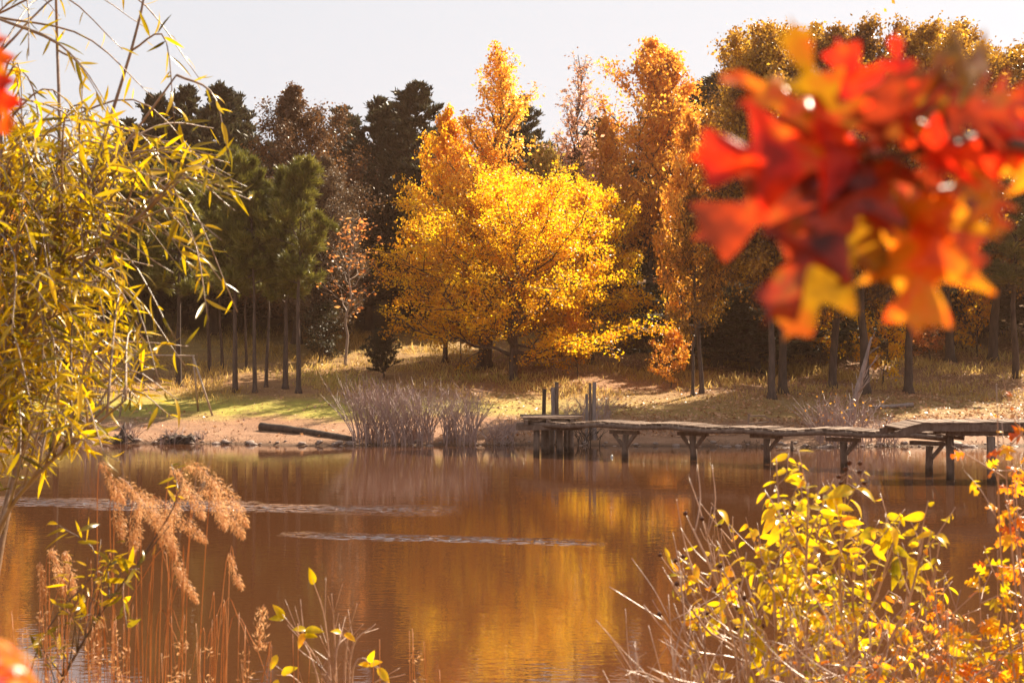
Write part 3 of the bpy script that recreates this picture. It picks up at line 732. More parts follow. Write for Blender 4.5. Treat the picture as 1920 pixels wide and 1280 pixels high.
# ------------------------------------------------------------------ the raised dock at the right
rd = thing('dock', W(1820, 900, 44.5) * A(1, 1, 0), 'higher dock on tall round posts with a drooping broken end', 'dock')
RZ = 1.80; L_ = []
mb = MB(); x_ = W(1720, 0, 44.8)[0]; x0 = x_
while x_ < 21.5:
    w_ = .24; mb.box((x_ + w_ / 2, 45.2 + rs.normal(0, .03), RZ + rs.normal(0, .008)), (w_ - .015, 2.0 + rs.normal(0, .06), .05), Matrix.Rotation(rs.normal(0, .012), 3, 'Z')); x_ += w_
for r in range(3):   # drooping end
    mb.box((x0 - .13 - r * .22, 45.2 + rs.normal(0, .03), RZ - .05 - r * .055), (.215, 2.0, .05), Matrix.Rotation(-.22, 3, 'Y'))
L_.append(mb.build('deck', M['deckwood']))
for y_ in (44.24, 46.1):
    mb = MB(); mb.beam((x0 - .05, y_, RZ - .15), (21.5, y_, RZ - .15), .07, .22); L_.append(mb.build('edge_board', M['wood']))
    mb = MB(); mb.beam((x0 - .85, y_ - .01, RZ - .36), (x0 - .02, y_ - .01, RZ - .17), .07, .20); L_.append(mb.build('broken_board', M['wood']))
mb = MB(); mb.beam((x0 + .85, 44.6, RZ - .34), (21.5, 44.6, RZ - .34), .2, .15); L_.append(mb.build('joist', M['wood']))
mb = MB(); mb.beam((x0 + .85, 45.9, RZ - .34), (21.5, 45.9, RZ - .34), .2, .15); L_.append(mb.build('joist', M['wood']))
for (cx, yw, Y, r_) in ((1781, 897, 45.0, .125), (1858, 907, 44.3, .135), (1990, 907, 44.4, .13), (2110, 907, 44.4, .13)):
    c = W(cx, yw, Y); mb = MB(); mb.tube([(c[0], c[1], -1.5), (c[0] + .01, c[1], .3), (c[0] - .01, c[1], RZ - .43)], [r_ * 1.05, r_, r_ * .97], 14); L_.append(mb.build('post', M['wood'], smooth=True))
keep_world(rd, *L_)
# ------------------------------------------------------------------ bare posts standing on the bank behind the platform
for cx, b, tp, w_, lab, mt in ((1021, 776, 729, 8, 'black bare post, darkest of three behind the platform', 'bark_dark'), (1036, 776, 726, 9, 'pale split post in the middle of the three behind the platform', 'dead'),
                           (1045, 774, 716, 7, 'tallest brown post of the three behind the platform', 'wood'), (1099, 776, 738, 6, 'short grey post lowest of the three past the platform', 'dead'),
                           (1106, 776, 718, 5.5, 'slim dark post in the middle of the three past the platform', 'wood'), (1115, 776, 716, 8, 'thick grey post of the three past the platform', 'dead')):
    Y = 61.8; p0 = W(cx, b, Y); z1 = W(cx, tp, Y)[2]; r_ = w_ / F * Y / 2
    mb = MB(); g = gz(p0[0], Y) - .5; kk = 7
    P = [(p0[0] + .03 * math.sin(3 * u + cx), Y, g + (z1 - g) * u) for u in np.linspace(0, 1, kk)]
    mb.tube(P, r_ * (1.08 - .15 * np.linspace(0, 1, kk)) * (1 + .08 * rs.normal(size=kk)), 7)
    o = mb.build('bare_post', M[mt]); tag(o, lab, 'post', 'bare posts by the dock platform')
o = MB(); c = W(1484, 846, 57.5); o.tube([(c[0], 57.5, -1), (c[0] + .02, 57.5, .42)], [.07, .06], 8)
tag(o.build('mooring_stake', M['wood']), 'short stake standing in the shallows behind the long dock', 'stake')
# splintered boards lying on the dock
c = posts[2] - dirv * .45 + nv * .8 + A(0, 0, DZ + .03)
sb = thing('broken_boards', c, 'small splintered board frame lying on the long dock', 'boards')
L_ = []
for a, b in (((-.42, 0, .02), (.40, .1, .10)), ((-.38, .1, .30), (.18, .15, .32)), ((.18, .12, .32), (.46, .1, .08)), ((-.44, .05, .04), (-.40, .1, .38))):
    mb = MB(); mb.beam(c + A(*a), c + A(*b), .07, .05); L_.append(mb.build('board', M['deckwood']))
keep_world(sb, *L_)
mb = MB(); c = W(1147, 856, 54.2); mb.tube([(c[0], c[1], -.03), (c[0], c[1], .02), (c[0] + .006, c[1], .06), (c[0] + .01, c[1], .10)], [.03, .05, .045, .012], 10)
tag(mb.build('float', M['white'], smooth=True), 'tiny white float on the water by the first braced dock post', 'float')

# ------------------------------------------------------------------ swing frame on the lawn
f0 = on_ground(372, 771); f1 = on_ground(399, 779); Yf = (f0[1] + f1[1]) / 2
tA = W(362, 667, Yf); tB = W(243, 665, Yf + .3)
sf = thing('swing_frame', (f0[0], Yf, gz(f0[0], Yf)), 'bare metal swing frame standing empty on the lawn', 'swing frame')
L_ = []; mb = MB(); mb.tube([tB, tA + A(.1, 0, 0)], [.045, .045], 8); L_.append(mb.build('top_bar', M['metal'], smooth=True))
for tp, ft in ((tA, f0), (tA, f1), (tB, A(tB[0] - .25, Yf + 1.3, 0)), (tB, A(tB[0] - .2, Yf - .8, 0))):
    ft = A(ft[0], ft[1], gz(ft[0], ft[1]) - .05); mb = MB(); mb.tube([ft, tp], [.05, .045], 8); L_.append(mb.build('leg', M['metal'], smooth=True))
keep_world(sf, *L_)

# ------------------------------------------------------------------ bare shrubs, stumps, logs and stones along the far shore
def bare_shrub(cx, base, top, wpx, n, seed, name, label, mat='twig', lean=0., r=.0135, group=None, side=1.0, cat='shrub', leaf=None):
    rs = np.random.RandomState(seed)
    g = on_ground(cx, base) if isinstance(base, (int, float)) and base < 836 else A((cx - 960) / F * 60.4, 0, 0)
    if g[1] == 0: g = A(g[0], float(shore_y(g[0])) + .5, 0); g[2] = gz(g[0], g[1])
    Y = g[1]; H = (CAMZ + (HOR - top) / F * Y) - g[2]; R = wpx / F * Y / 2
    rt = thing(name, g, label, cat, group)
    k = 7; u = np.linspace(0, 1, k)
    n = int(n * .62); ax = rs.uniform(0, 2 * PI, n); bs = np.column_stack([rs.uniform(-.5, .5, n) * R, rs.normal(0, .45, n), np.zeros(n)])
    spread = np.column_stack([np.cos(ax) * R * .95 * rs.rand(n) ** .7 + lean * H, np.sin(ax) * R * .7 * rs.rand(n), H * (.5 + .5 * rs.rand(n) ** .8) * np.cos(rs.rand(n) * .5)])
    P = bs[:, None] + spread[:, None] * (u ** A(1.25))[None, :, None] * A(1, 1, 1) + np.cumsum(rs.normal(0, .035, (n, k, 3)), 1) * u[None, :, None]
    P[:, :, 2] = bs[:, 2:3] + spread[:, 2:3] * u[None] ** .92
    P[:, 0, 2] = terrain(P[:, 0, 0] + g[0], P[:, 0, 1] + g[1]) - g[2] - .05
    mb = MB(); mb.tubes(P, r * (1.25 - .95 * u)[None] * (.7 + .9 * rs.rand(n, 1)), 4)
    m2 = n * 7; ii = rs.randint(0, n, m2); tt = rs.uniform(.35, .98, m2)
    idx = tt * (k - 1); lo = idx.astype(int); fr = (idx - lo)[:, None]
    q0 = P[ii, lo] * (1 - fr) + P[ii, np.minimum(lo + 1, k - 1)] * fr
    dv = norm(P[ii, np.minimum(lo + 1, k - 1)] - P[ii, lo]); dv = norm(dv + rdir(rs, m2) * .95 + A(0, 0, .25)); ln = (.16 + .34 * rs.rand(m2))[:, None] * H * .52
    Q = np.stack([q0, q0 + dv * ln * .5 + rs.normal(0, .02, (m2, 3)), q0 + dv * ln + A(0, 0, .03) * ln], 1)
    tw = MB(); tw.tubes(Q, r * .5 * A(1, .8, .4)[None] * np.ones((m2, 1)), 3)
    mb.build('stems', M[mat], rt); tw.build('twigs', M[mat], rt)
    if leaf:
        ii = rs.randint(0, m2, leaf[1]); lv = MB(); lv.leaves(CARD, Q[ii, 2], rdir(rs, leaf[1]), rdir(rs, leaf[1]), .13 * (.6 + .7 * rs.rand(leaf[1])))
        lv.build('leaves', M[leaf[0]], rt)
    return rt
SG = 'bare grey shrubs on the far waterline'
bare_shrub(700, 840, 706, 160, 230, 1, 'bare_shrub', 'largest bare grey shrub at the waterline beside the fallen log', lean=-.10, group=SG)
bare_shrub(775, 840, 722, 140, 200, 2, 'bare_shrub', 'bare grey shrub in the middle of the shoreline thicket', group=SG)
bare_shrub(860, 840, 720, 130, 160, 3, 'bare_shrub', 'bare grey shrub at the dock end of the shoreline thicket', lean=.06, group=SG)
bare_shrub(935, 840, 782, 120, 90, 4, 'bare_shrub', 'low tangled shrub between the thicket and the dock platform', r=.016, lean=.15, group=SG)
bare_shrub(1118, 786, 735, 110, 110, 5, 'bare_shrub', 'small bare shrub around the three posts past the platform', r=.010, group=SG)
bare_shrub(1075, 786, 748, 70, 50, 15, 'bare_shrub', 'wispy bare shrub between the two sets of posts', r=.008, group=SG)
bare_shrub(1575, 840, 736, 170, 170, 6, 'bare_shrub', 'bare shrub with a few orange leaves around the leaning snag', group=SG, leaf=('orange', 60))
bare_shrub(1660, 840, 775, 110, 70, 7, 'bare_shrub', 'low bare shrub on the waterline past the leaning snag', lean=.2, group=SG)
bare_shrub(1105, 840, 795, 80, 50, 12, 'bare_shrub', 'dark low shrub under the shore end of the long dock', 'bark_dark', group=SG)
for cx, tp, w, s, lab in ((215, 788, 60, 21, 'small bare bush on a waterline stump behind the willow'), (300, 800, 50, 22, 'low tuft of bare twigs on the muddy shore'), (125, 780, 60, 23, 'bare twiggy bush at the water edge behind the willow stem'), (352, 806, 44, 24, 'lowest twig tuft by the root snag on the muddy shore')):
    bare_shrub(cx, 838, tp, w, 40, s, 'bare_bush', lab, r=.010, group='twig tufts on the muddy shore')
bare_shrub(180, 770, 655, 70, 60, 31, 'red_bush', 'red leaved bush on the shore behind the willow', leaf=('red', 420), cat='bush', r=.012)

def log(pts, rad, name, label, mat, cat='log', n=10, group=None, stubs=0, seed=0):
    rs = np.random.RandomState(seed); P = smooth_path(pts, 14); c = P[0].copy()
    rt = thing(name, c, label, cat, group)
    R = np.interp(np.linspace(0, 1, 14), np.linspace(0, 1, len(rad)), rad) * (1 + .06 * rs.normal(size=14))
    mb = MB(); mb.tube(P, R, n); o = [mb.build('trunk', M[mat], smooth=True)]
    for k in range(stubs):
        i_ = rs.randint(3, 13); d = norm(norm(P[min(i_ + 1, 13)] - P[i_ - 1]) * .9 + rs.normal(0, .5, 3)); L = rs.uniform(.5, 1.3)
        mb = MB(); mb.tube([P[i_], P[i_] + d * L * .5 + rs.normal(0, .05, 3), P[i_] + d * L], [R[i_] * .35, R[i_] * .22, .01], 5); o.append(mb.build('branch', M[mat], smooth=True))
    keep_world(rt, *o)
a = on_ground(490, 805); b = on_ground(660, 828)
log([a + A(0, 0, .12), (a + b) / 2 + A(0, 0, .14), b + A(0, 0, .05)], [.19, .17, .14], 'fallen_log', 'dark fallen log slanting down the muddy shore into the shrubs', 'bark_dark')
a = on_ground(1640, 768); b = on_ground(1712, 763)
log([a + A(0, 0, .08), b + A(0, 0, .10)], [.09, .11], 'fallen_log', 'pale thin log lying on the bank by the leaning snag', 'dead')
a = on_ground(1592, 800); Y = a[1]
q = lambda x, y: W(x, y, Y)
log([a + A(0, 0, -.3), q(1600, 760), q(1614, 710), q(1634, 632)], [.24, .17, .13, .04], 'dead_snag', 'grey leaning dead snag with bare broken branches', 'dead', 'dead tree', stubs=16, seed=4)
for cx, y_, lab, s in ((216, 832, 'jagged stump at the water edge behind the willow', 1), (318, 829, 'small root snag with a raised prong on the muddy shore', 2), (346, 827, 'low root lump next to the root snag', 3)):
    g = A((cx - 960) / F * 61.5, 0, 0); g[1] = float(shore_y(g[0])) + .35; g[2] = gz(g[0], g[1])
    rt = thing('stump', g, lab, 'stump'); rs2 = np.random.RandomState(s)
    mb = MB(); mb.tube([(0, 0, -.2), (0, 0, .12), (.05, 0, .42 if s == 1 else .2), (.12, 0, .8 if s == 1 else .34)], [.42, .24, .12, .02], 9); mb.build('stump_body', M['bark_dark'], rt, True)
    for k in range(6):
        a_ = k * 1.05 + rs2.rand(); mb = MB(); mb.tube([(0, 0, .1), (math.cos(a_) * .35, math.sin(a_) * .3, .12 + .1 * rs2.rand()), (math.cos(a_) * .75, math.sin(a_) * .6, -.05 + .3 * (k == 2))], [.1, .07, .02], 5); mb.build('root', M['bark_dark'], rt, True)
# shoreline stones
import bmesh
def stone_mesh(seed):
    bm = bmesh.new(); bmesh.ops.create_icosphere(bm, subdivisions=2, radius=1); rs2 = np.random.RandomState(seed); k = rs2.normal(0, 1, (3, 3)); ph = rs2.rand(3) * 6
    for v in bm.verts:
        s = 1 + .16 * sum(math.sin(1.7 * np.dot(k[i], v.co) + ph[i]) for i in range(3)) / 1.5; v.co *= s; v.co.z *= .62
    me = bpy.data.meshes.new('stone'); bm.to_mesh(me); bm.free(); me.materials.append(M['stone']); return me
SM = [stone_mesh(i) for i in range(5)]
rs = np.random.RandomState(55)
for k in range(150):
    x = rs.uniform(-21, 21) if k < 75 else rs.uniform(3, 21.5); y = float(shore_y(x)) + rs.normal(.12, .22)
    o = link('shore_stone', SM[k % 5]); o.location = (x, y, max(gz(x, y), -.05) + .01); sc = .05 + .13 * rs.rand() ** 2.2; o.scale = (sc * 1.3, sc, sc); o.rotation_euler = (0, 0, rs.rand() * 6)
    tag(o, 'small brown stone in the line of stones at the far water edge', 'stone', 'stones along the far water edge')
o = link('shore_stone', SM[2]); g = W(1793, 838, 60); o.location = (g[0], float(shore_y(g[0])) + .1, .05); o.scale = (.32, .3, .34)
tag(o, 'dark boulder on the water edge behind the higher dock posts', 'boulder')

# broken stalks and debris along the wet edge
n = 5200; x = rs.uniform(-23, 23, n); y = shore_y(x) + rs.normal(.25, .35, n)
mb = MB(); mb.leaves(BLADE, np.column_stack([x, y, np.maximum(terrain(x, y), -.05) - .02]), norm(np.column_stack([rs.normal(0, 1.0, n), rs.normal(0, .7, n), np.full(n, .7)])), rdir(rs, n) * A(1, 1, .3), (.06 + .22 * rs.rand(n) ** 2) * np.clip(.6 + vnoise(x, y, 2.5, 41), .2, 1.4), .8)
tag(mb.build('shore_debris', M['debris']), 'dark broken stalks and debris along the wet far shore', 'debris', kind='stuff')
# ------------------------------------------------------------------ plants on the near bank
LANCE = [t_lance(.080, .12), t_lance(.075, .42), t_lance(.090, .26, .35), t_lance(.070, -.15, .3)]
OVAL = [t_lance(.20, .30, .30, 7), t_lance(.23, .55, .35, 7), t_lance(.17, .12, .25, 7)]
LOBE = [t_lobed(.42, 3, .25, .2, 22, 1), t_lobed(.46, 3, .4, .45, 22, 2), t_lobed(.38, 4, .1, .1, 25, 3)]


class Plant:
    """collects stems and leaves of one plant in world space"""
    def __init__(s, name, label, cat, root, seed, group=None):
        s.rt = thing(name, root, label, cat, group); s.st = MB(); s.lv = [MB() for _ in range(4)]; s.rng = np.random.RandomState(seed); s.tips = []
    def stem(s, pts, r0, r1, k=14, n=6):
        P = smooth_path(pts, k); s.st.tube(P, np.linspace(r0, r1, k), n); return P
    def leaf(s, tm, pos, d, nr, size, wid=1.0, slot=0): s.lv[slot].leaves(tm, pos, d, nr, size, wid)
    def leafy(s, P, u0, u1, n, tmpls, size, spread=.8, grav=.35, slot=0, wid=1.0, pet=.0, face=.6):
        """n leaves along path P between u0 and u1"""
        rng = s.rng; k = len(P); u = (u0 + (u1 - u0) * (np.arange(n) + rng.rand(n) * .8) / max(1, n)) * (k - 1)
        lo = np.clip(u.astype(int), 0, k - 2); fr = (u - lo)[:, None]
        pos = P[lo] * (1 - fr) + P[lo + 1] * fr; tg = norm(P[lo + 1] - P[lo])
        side = norm(np.cross(tg, rdir(rng, n))) * np.where(np.arange(n) % 2, 1, -1)[:, None]
        d = norm(tg * (1.1 - spread) + side * spread + A(0, 0, -grav) + rng.normal(0, .15, (n, 3)))
        nr = norm(rdir(rng, n) * (face + .25) + A(0, -.3, .6)); sz = size * np.clip(rng.lognormal(0, .34, n), .4, 1.7)
        which = rng.randint(0, len(tmpls), n)
        for w in range(len(tmpls)):
            m_ = which == w
            if m_.any(): s.lv[slot].leaves(tmpls[w], pos[m_] + d[m_] * pet, d[m_], nr[m_], sz[m_], wid)
    def done(s, stem_mat, leaf_mats):
        o = []
        if s.st.n: o.append(s.st.build('stems', M[stem_mat], smooth=True))
        for b, mt in zip(s.lv, leaf_mats):
            if b.n: o.append(b.build('leaves', M[mt], smooth=True))
        keep_world(s.rt, *o); return s.rt


def W3(p, Y): return W(p[0], p[1], Y)


# ---- the willow that frames the view on one side
ENV_Y = [-80, 0, 60, 100, 150, 210, 250, 300, 380, 420, 470, 530, 580, 640, 700, 760, 820, 880, 950]
ENV_X = [300, 345, 350, 385, 385, 330, 400, 440, 470, 400, 360, 420, 445, 390, 350, 300, 210, 130, 90]
wl = Plant('willow_tree', 'yellow green willow with drooping narrow leaves hanging over the near bank', 'willow', (-2.15, 4.9, gz(-2.15, 4.9)), 3)
Y0 = 5.0
stems = []
for pts, r0, r1 in ((((-240, 2060), (-60, 1350), (5, 1000), (45, 800), (85, 560), (110, 300), (105, 60), (95, -260)), .030, .0035),
                    (((-250, 2060), (-110, 1300), (10, 960), (70, 700), (120, 480), (200, 240), (268, 0), (290, -220)), .026, .0025),
                    (((-255, 2060), (-190, 1200), (-70, 800), (-10, 480), (0, 240), (-30, -120)), .028, .004),
                    (((-235, 2060), (-90, 1250), (0, 990), (70, 890), (150, 820), (235, 750)), .018, .004),
                    (((-245, 2060), (-120, 1100), (20, 640), (150, 380), (250, 250), (330, 140)), .018, .004),
                    (((-250, 2060), (-140, 1200), (-30, 900), (40, 640), (150, 500), (270, 400), (345, 330)), .018, .004)):
    dy = wl.rng.normal(0, .22)
    P = wl.stem([W(a, b, Y0 + dy * (i / 4)) for i, (a, b) in enumerate(pts)], r0 * .72, r1 * .8, 26, 7); P[0][2] -= .0
    stems.append(P)
ALL = np.concatenate(stems); APX = 960 + ALL[:, 0] / ALL[:, 1] * F; APY = HOR + (CAMZ - ALL[:, 2]) / ALL[:, 1] * F
n_br = 0
EXTRA = [(470, 375), (462, 350), (430, 305), (445, 585), (425, 540), (415, 450), (400, 240), (375, 150), (335, 750), (350, 690), (390, 600), (320, 780), (440, 395), (300, 720), (380, 480)]
EXTRA += [(a_, b_) for a_, b_ in zip(wl.rng.uniform(-10, 235, 150), wl.rng.uniform(240, 890, 150))]
while n_br < 325:
    rng = wl.rng
    ye = rng.uniform(-60, 905)
    ex = np.interp(ye, ENV_Y, ENV_X); xe = ex * rng.rand() ** 1.15 - 20 * rng.rand() + (rng.rand() < .1) * -60
    if EXTRA: xe, ye = EXTRA[-1]
    elif ye < 225 and rng.rand() < .75: continue
    elif ye > 780 and rng.rand() < .35: continue
    # start on a stem somewhere above / inward of the tip
    cand = np.where((APX < xe - 25) & (APX > xe - 330) & (np.abs(APY - ye) < 230))[0]
    if len(cand) == 0:
        if EXTRA: EXTRA.pop()
        continue
    i_ = cand[rng.randint(len(cand))]; st = ALL[i_]; Yt = st[1] + rng.normal(0, .35)
    sx, sy = APX[i_], APY[i_]
    mid = ((sx + xe) / 2 + rng.normal(0, 15), min(sy, ye) - rng.uniform(5, 75))
    if sy < ye - 150: mid = ((sx + xe) / 2 + 20, (sy + ye) / 2 - 40)
    P = wl.stem([st, W(mid[0], mid[1], (st[1] + Yt) / 2), W(xe, ye, Yt)], .0048, .0014, 10, 4)
    upper = ye < 215
    wl.leafy(P, .18, 1.0, rng.randint(6, 11) if upper else rng.randint(9, 17), LANCE, .056 if upper else .066, .72, .25, wid=.65 if upper else .95, slot=0)
    n_br += 1
    if EXTRA: EXTRA.pop()
wl.done('willow_bark', ['willow'])

# ---- red oak spray close to the lens
def oak_leafs(): pass
ok = thing('oak_tree', (1.05, .95, gz(1.05, .95)), 'red oak spray hanging close to the viewer, its leaves large and scarlet', 'oak')
RL = {}
def near_leaf_mat(name, cols, trn):
    m = leaf_mat(name, cols, trn, .30, .5, 38., .72, vein=70); return m
RL['red'] = near_leaf_mat('scarlet_leaf', [(.22,.018,.008),(.66,.022,.006),(.80,.05,.008),(.66,.20,.010)], .6)
RL['orange'] = near_leaf_mat('orange_red_leaf', [(.42,.035,.008),(.76,.11,.008),(.70,.26,.010),(.42,.20,.010)], .58)
RL['olive'] = near_leaf_mat('olive_yellow_leaf', [(.34,.04,.008),(.26,.09,.006),(.30,.15,.005),(.14,.07,.006)], .5)
RL['dark'] = near_leaf_mat('maroon_leaf', [(.07,.014,.010),(.20,.024,.010),(.38,.04,.010),(.20,.08,.012)], .45)
mb = MB(); YL = .80
tk = [(1.05, .95, gz(1.05, .95) - .1), (1.03, .95, 3.0), (1.08, .98, 4.3), (1.0, 1.0, 6.2)]
mb.tube(smooth_path(tk, 16), np.linspace(.05, .028, 16), 10)
tw = smooth_path([A(1.055, .965, 3.75), W(2250, 420, .86), W(2010, 300, .83), W(1830, 262, .81), W(1690, 290, .80), (W(1625, 288, .79))], 20)
mb.tube(tw, np.linspace(.007, .0013, 20), 7)
tw2 = smooth_path([tw[11], W(1850, 330, .82), W(1760, 355, .80), W(1715, 350, .79)], 10); mb.tube(tw2, np.linspace(.0022, .001, 10), 6)
tw3 = smooth_path([tw[13], W(1740, 210, .82), W(1700, 205, .81)], 8); mb.tube(tw3, np.linspace(.002, .001, 8), 6)
ot = mb.build('trunk', M['twig_dark'], smooth=True); keep_world(ok, ot)
# base pixel, tip pixel, extra depth of the tip, width, roll, colour
LV = [((1620, 290), (1312, 292), -.02, .46, .25, 'red', 0), ((1630, 300), (1310, 455), .05, .52, -.35, 'dark', 1), ((1600, 275), (1372, 105), .04, .36, .9, 'orange', 2),
      ((1590, 255), (1475, 85), -.03, .34, -.5, 'olive', 0), ((1645, 250), (1575, 75), .03, .52, .2, 'red', 1), ((1700, 235), (1690, 62), .0, .34, .5, 'red', 2),
      ((1715, 225), (1775, 72), .02, .40, -.3, 'olive', 0), ((1730, 215), (1905, 95), .05, .44, .5, 'olive', 1), ((1760, 230), (1935, 175), -.03, .5, -.2, 'dark', 2),
      ((1690, 250), (1720, 120), .06, .5, .1, 'orange', 0), ((1640, 300), (1425, 575), .00, .40, .5, 'dark', 1), ((1675, 330), (1490, 640), .03, .40, -.25, 'olive', 2),
      ((1690, 300), (1540, 420), -.04, .5, .6, 'dark', 0), ((1750, 345), (1715, 610), .0, .60, .15, 'orange', 1), ((1770, 340), (1845, 520), .05, .52, -.3, 'dark', 2),
      ((1735, 330), (1640, 560), .06, .45, .7, 'orange', 0), ((1800, 300), (1930, 300), .02, .48, .3, 'red', 1), ((1810, 310), (1885, 420), -.02, .48, -.4, 'orange', 2),
      ((1690, 262), (1830, 330), -.05, .5, .9, 'red', 0), ((1660, 270), (1700, 190), -.06, .6, .4, 'dark', 1), ((1850, 270), (1960, 215), .03, .46, .1, 'red', 2),
      ((1640, 285), (1480, 215), .07, .42, 1.1, 'red', 0), ((1780, 290), (1700, 400), .06, .5, -.2, 'dark', 1), ((1880, 285), (1990, 380), .04, .5, .3, 'orange', 0)]
for i_, (b, tp, dz, w_, roll, mt, sh) in enumerate(LV):
    p0 = W(b[0], b[1], YL + .005 * (i_ % 5)); p1 = W(tp[0], tp[1], YL + dz)
    d = p1 - p0; L = np.linalg.norm(d); d /= L
    toc = norm(A(0, 0, CAMZ) - p0); nr = norm(toc + norm(np.cross(d, toc)) * math.tan(roll) * .9)
    lm = MB(); lm.leaves(t_lobed(w_ * .82, 3 if sh < 2 else 4, .2 + .15 * (i_ % 3), .05 + .06 * (i_ % 4), 41, 10 + i_), [p0], [d], [nr], L * 1.06)
    lm.tube([p0 - d * .012, p0 + d * .004], [.0012, .001], 5)
    lo = lm.build('leaf', RL[mt], smooth=True); keep_world(ok, lo)

# ---- two red leaves and a glaring leaf at the near edge on the willow's side
ns = thing('oak_sprig', (-.62, .95, gz(-.62, .95)), 'thin near sprig with a few red leaves in front of the willow', 'sprig')
mb = MB(); mb.tube(smooth_path([(-.62, .95, gz(-.62, .95) - .05), (-.60, .95, 3.0), (-.52, 1.0, 3.8), W(-150, 200, 1.1), W(-30, 90, 1.12)], 20), np.linspace(.008, .002, 20), 6)
mb.tube(smooth_path([(-.60, .95, 3.35), W(-240, 1200, .95), W(-60, 1190, .93), W(5, 1205, .92)], 12), np.linspace(.004, .0015, 12), 6)
keep_world(ns, mb.build('stems', M['twig_near'], smooth=True))
for i_, (b, tp, Y, w_, mt) in enumerate((((-20, 60), (14, 165), 1.15, .4, 'orange'), ((-12, 130), (30, 262), 1.12, .32, 'red'), ((-60, 30), (8, 60), 1.12, .45, 'red'),
                                         ((0, 1200), (66, 1285), .92, .42, 'orange'), ((-30, 1190), (40, 1215), .9, .4, 'orange'), ((-40, 1215), (50, 1330), .94, .5, 'red'))):
    p0 = W(*b, Y); p1 = W(*tp, Y + (.03 if i_ < 3 else -.05)); d = p1 - p0; L = np.linalg.norm(d)
    lm = MB(); lm.leaves(t_lobed(w_, 3, .3, .2, 31, 70 + i_), [p0], [d], [norm(A(0, 0, CAMZ) - p0) + (A(.3, .2, .2) if i_ < 3 else np.array(TOSUN))], L); o = lm.build('leaf', RL[mt], smooth=True); keep_world(ns, o)

# ---- buttonbush with yellow leaves
def ball_mesh(r=.0075):
    bm = bmesh.new(); bmesh.ops.create_icosphere(bm, subdivisions=2, radius=r)
    for i_, v in enumerate(bm.verts): v.co *= 1 + .12 * ((i_ * 7919) % 5 - 2) / 2
    me = bpy.data.meshes.new('seed_head'); bm.to_mesh(me); bm.free(); me.materials.append(M['seed']); return me
BALL = ball_mesh()
bb = Plant('buttonbush', 'yellow leaved bush with bare tan twigs and round seed heads by the water', 'bush', (1.15, 4.7, gz(1.15, 4.7)), 9)
rng = bb.rng
mains = [((1455, 858), 1), ((1515, 905), 1), ((1592, 868), .55), ((1545, 940), 1), ((1610, 985), .8), ((1735, 985), .35), ((1762, 1002), .3), ((1690, 968), .35), ((1338, 955), .12), ((1285, 962), .08),
         ((1300, 990), .06), ((1316, 972), .05), ((1266, 1050), .03), ((1268, 1032), .05), ((1252, 1080), .03), ((1286, 1078), .7), ((1236, 1150), .0), ((1365, 985), .1), ((1412, 1010), .3), ((1440, 1040), .9),
         ((1480, 1000), 1), ((1590, 1040), .9), ((1640, 1075), .7), ((1560, 1090), 1), ((1500, 1120), 1), ((1395, 1120), .5), ((1460, 960), .9), ((1700, 1070), .3), ((1350, 1060), .3), ((1520, 1010), 1), ((1310, 1130), .4), ((1620, 1150), .6)]
balls = []
for (tx, ty), lf in mains:
    bx = 1530 + (tx - 1500) * .22 + rng.normal(0, 30); Yb = 4.7 + rng.normal(0, .15); Yt = 4.55 + rng.normal(0, .3)
    base = W(bx, 1700, Yb); base[2] = gz(base[0], base[1]) - .04
    k1 = W(bx + (tx - bx) * .30 + rng.normal(0, 15), 1330 + rng.normal(0, 30), (Yb + Yt) / 2)
    k2 = W(bx + (tx - bx) * .72 + rng.normal(0, 14), ty + (1330 - ty) * .42 - 12, Yt)
    P = bb.stem([base, k1, k2, W(tx, ty, Yt)], .0085, .0016, 22, 6)
    if lf > .05: bb.leafy(P, .52 if lf > .5 else .72, 1.0, int(12 * lf) + 1, OVAL, .038, .75, .4, slot=0)
    if lf < .6: balls.append(P[-1])
    for q_ in range(rng.randint(4, 8)):
        i_ = rng.randint(8, 20); d = norm(norm(P[i_ + 1] - P[i_]) + rdir(rng, 1)[0] * A(1, .6, .7) * .75); L = rng.uniform(.07, .22)
        Q = bb.stem([P[i_], P[i_] + d * L * .55 + rng.normal(0, .008, 3), P[i_] + d * L + A(0, 0, .02)], .0026, .001, 8, 4)
        if lf > .25: bb.leafy(Q, .3, 1.0, int(2 + 7 * lf), OVAL, .040, .75, .45, slot=0)
        elif rng.rand() < .5: balls.append(Q[-1])
for (x_, y_, tx, ty, sz) in ((1675, 1040, 1690, 1092, .09), (1700, 1040, 1728, 1095, .11), (1662, 985, 1665, 1035, .085), (1668, 985, 1688, 1012, .07), (1640, 990, 1615, 1010, .07), (1345, 955, 1368, 966, .05), (1750, 1003, 1775, 1008, .06), (1650, 980, 1670, 975, .06),
                           (1560, 920, 1585, 958, .08), (1550, 925, 1570, 965, .08), (1600, 918, 1563, 918, .06), (1605, 915, 1638, 920, .06), (1450, 965, 1440, 990, .06), (1470, 980, 1448, 1012, .07), (1300, 1200, 1298, 1222, .06)):
    p0 = W(x_, y_, 4.5); p1 = W(tx, ty, 4.45); bb.leaf(OVAL[1], [p0], [p1 - p0], [A(.3, -.5, .5)], [max(np.linalg.norm(p1 - p0), .04) * 1.05])
    bb.stem([p0 - norm(p1 - p0) * .03 + A(0, .01, .012), p0], .0012, .001, 3, 4)
bush = bb.done('twig_near', ['bush_leaf'])
for i_, b in enumerate(balls[::2][:26]):
    o = link('seed_head', BALL); o.location = b; keep_world(bush, o)
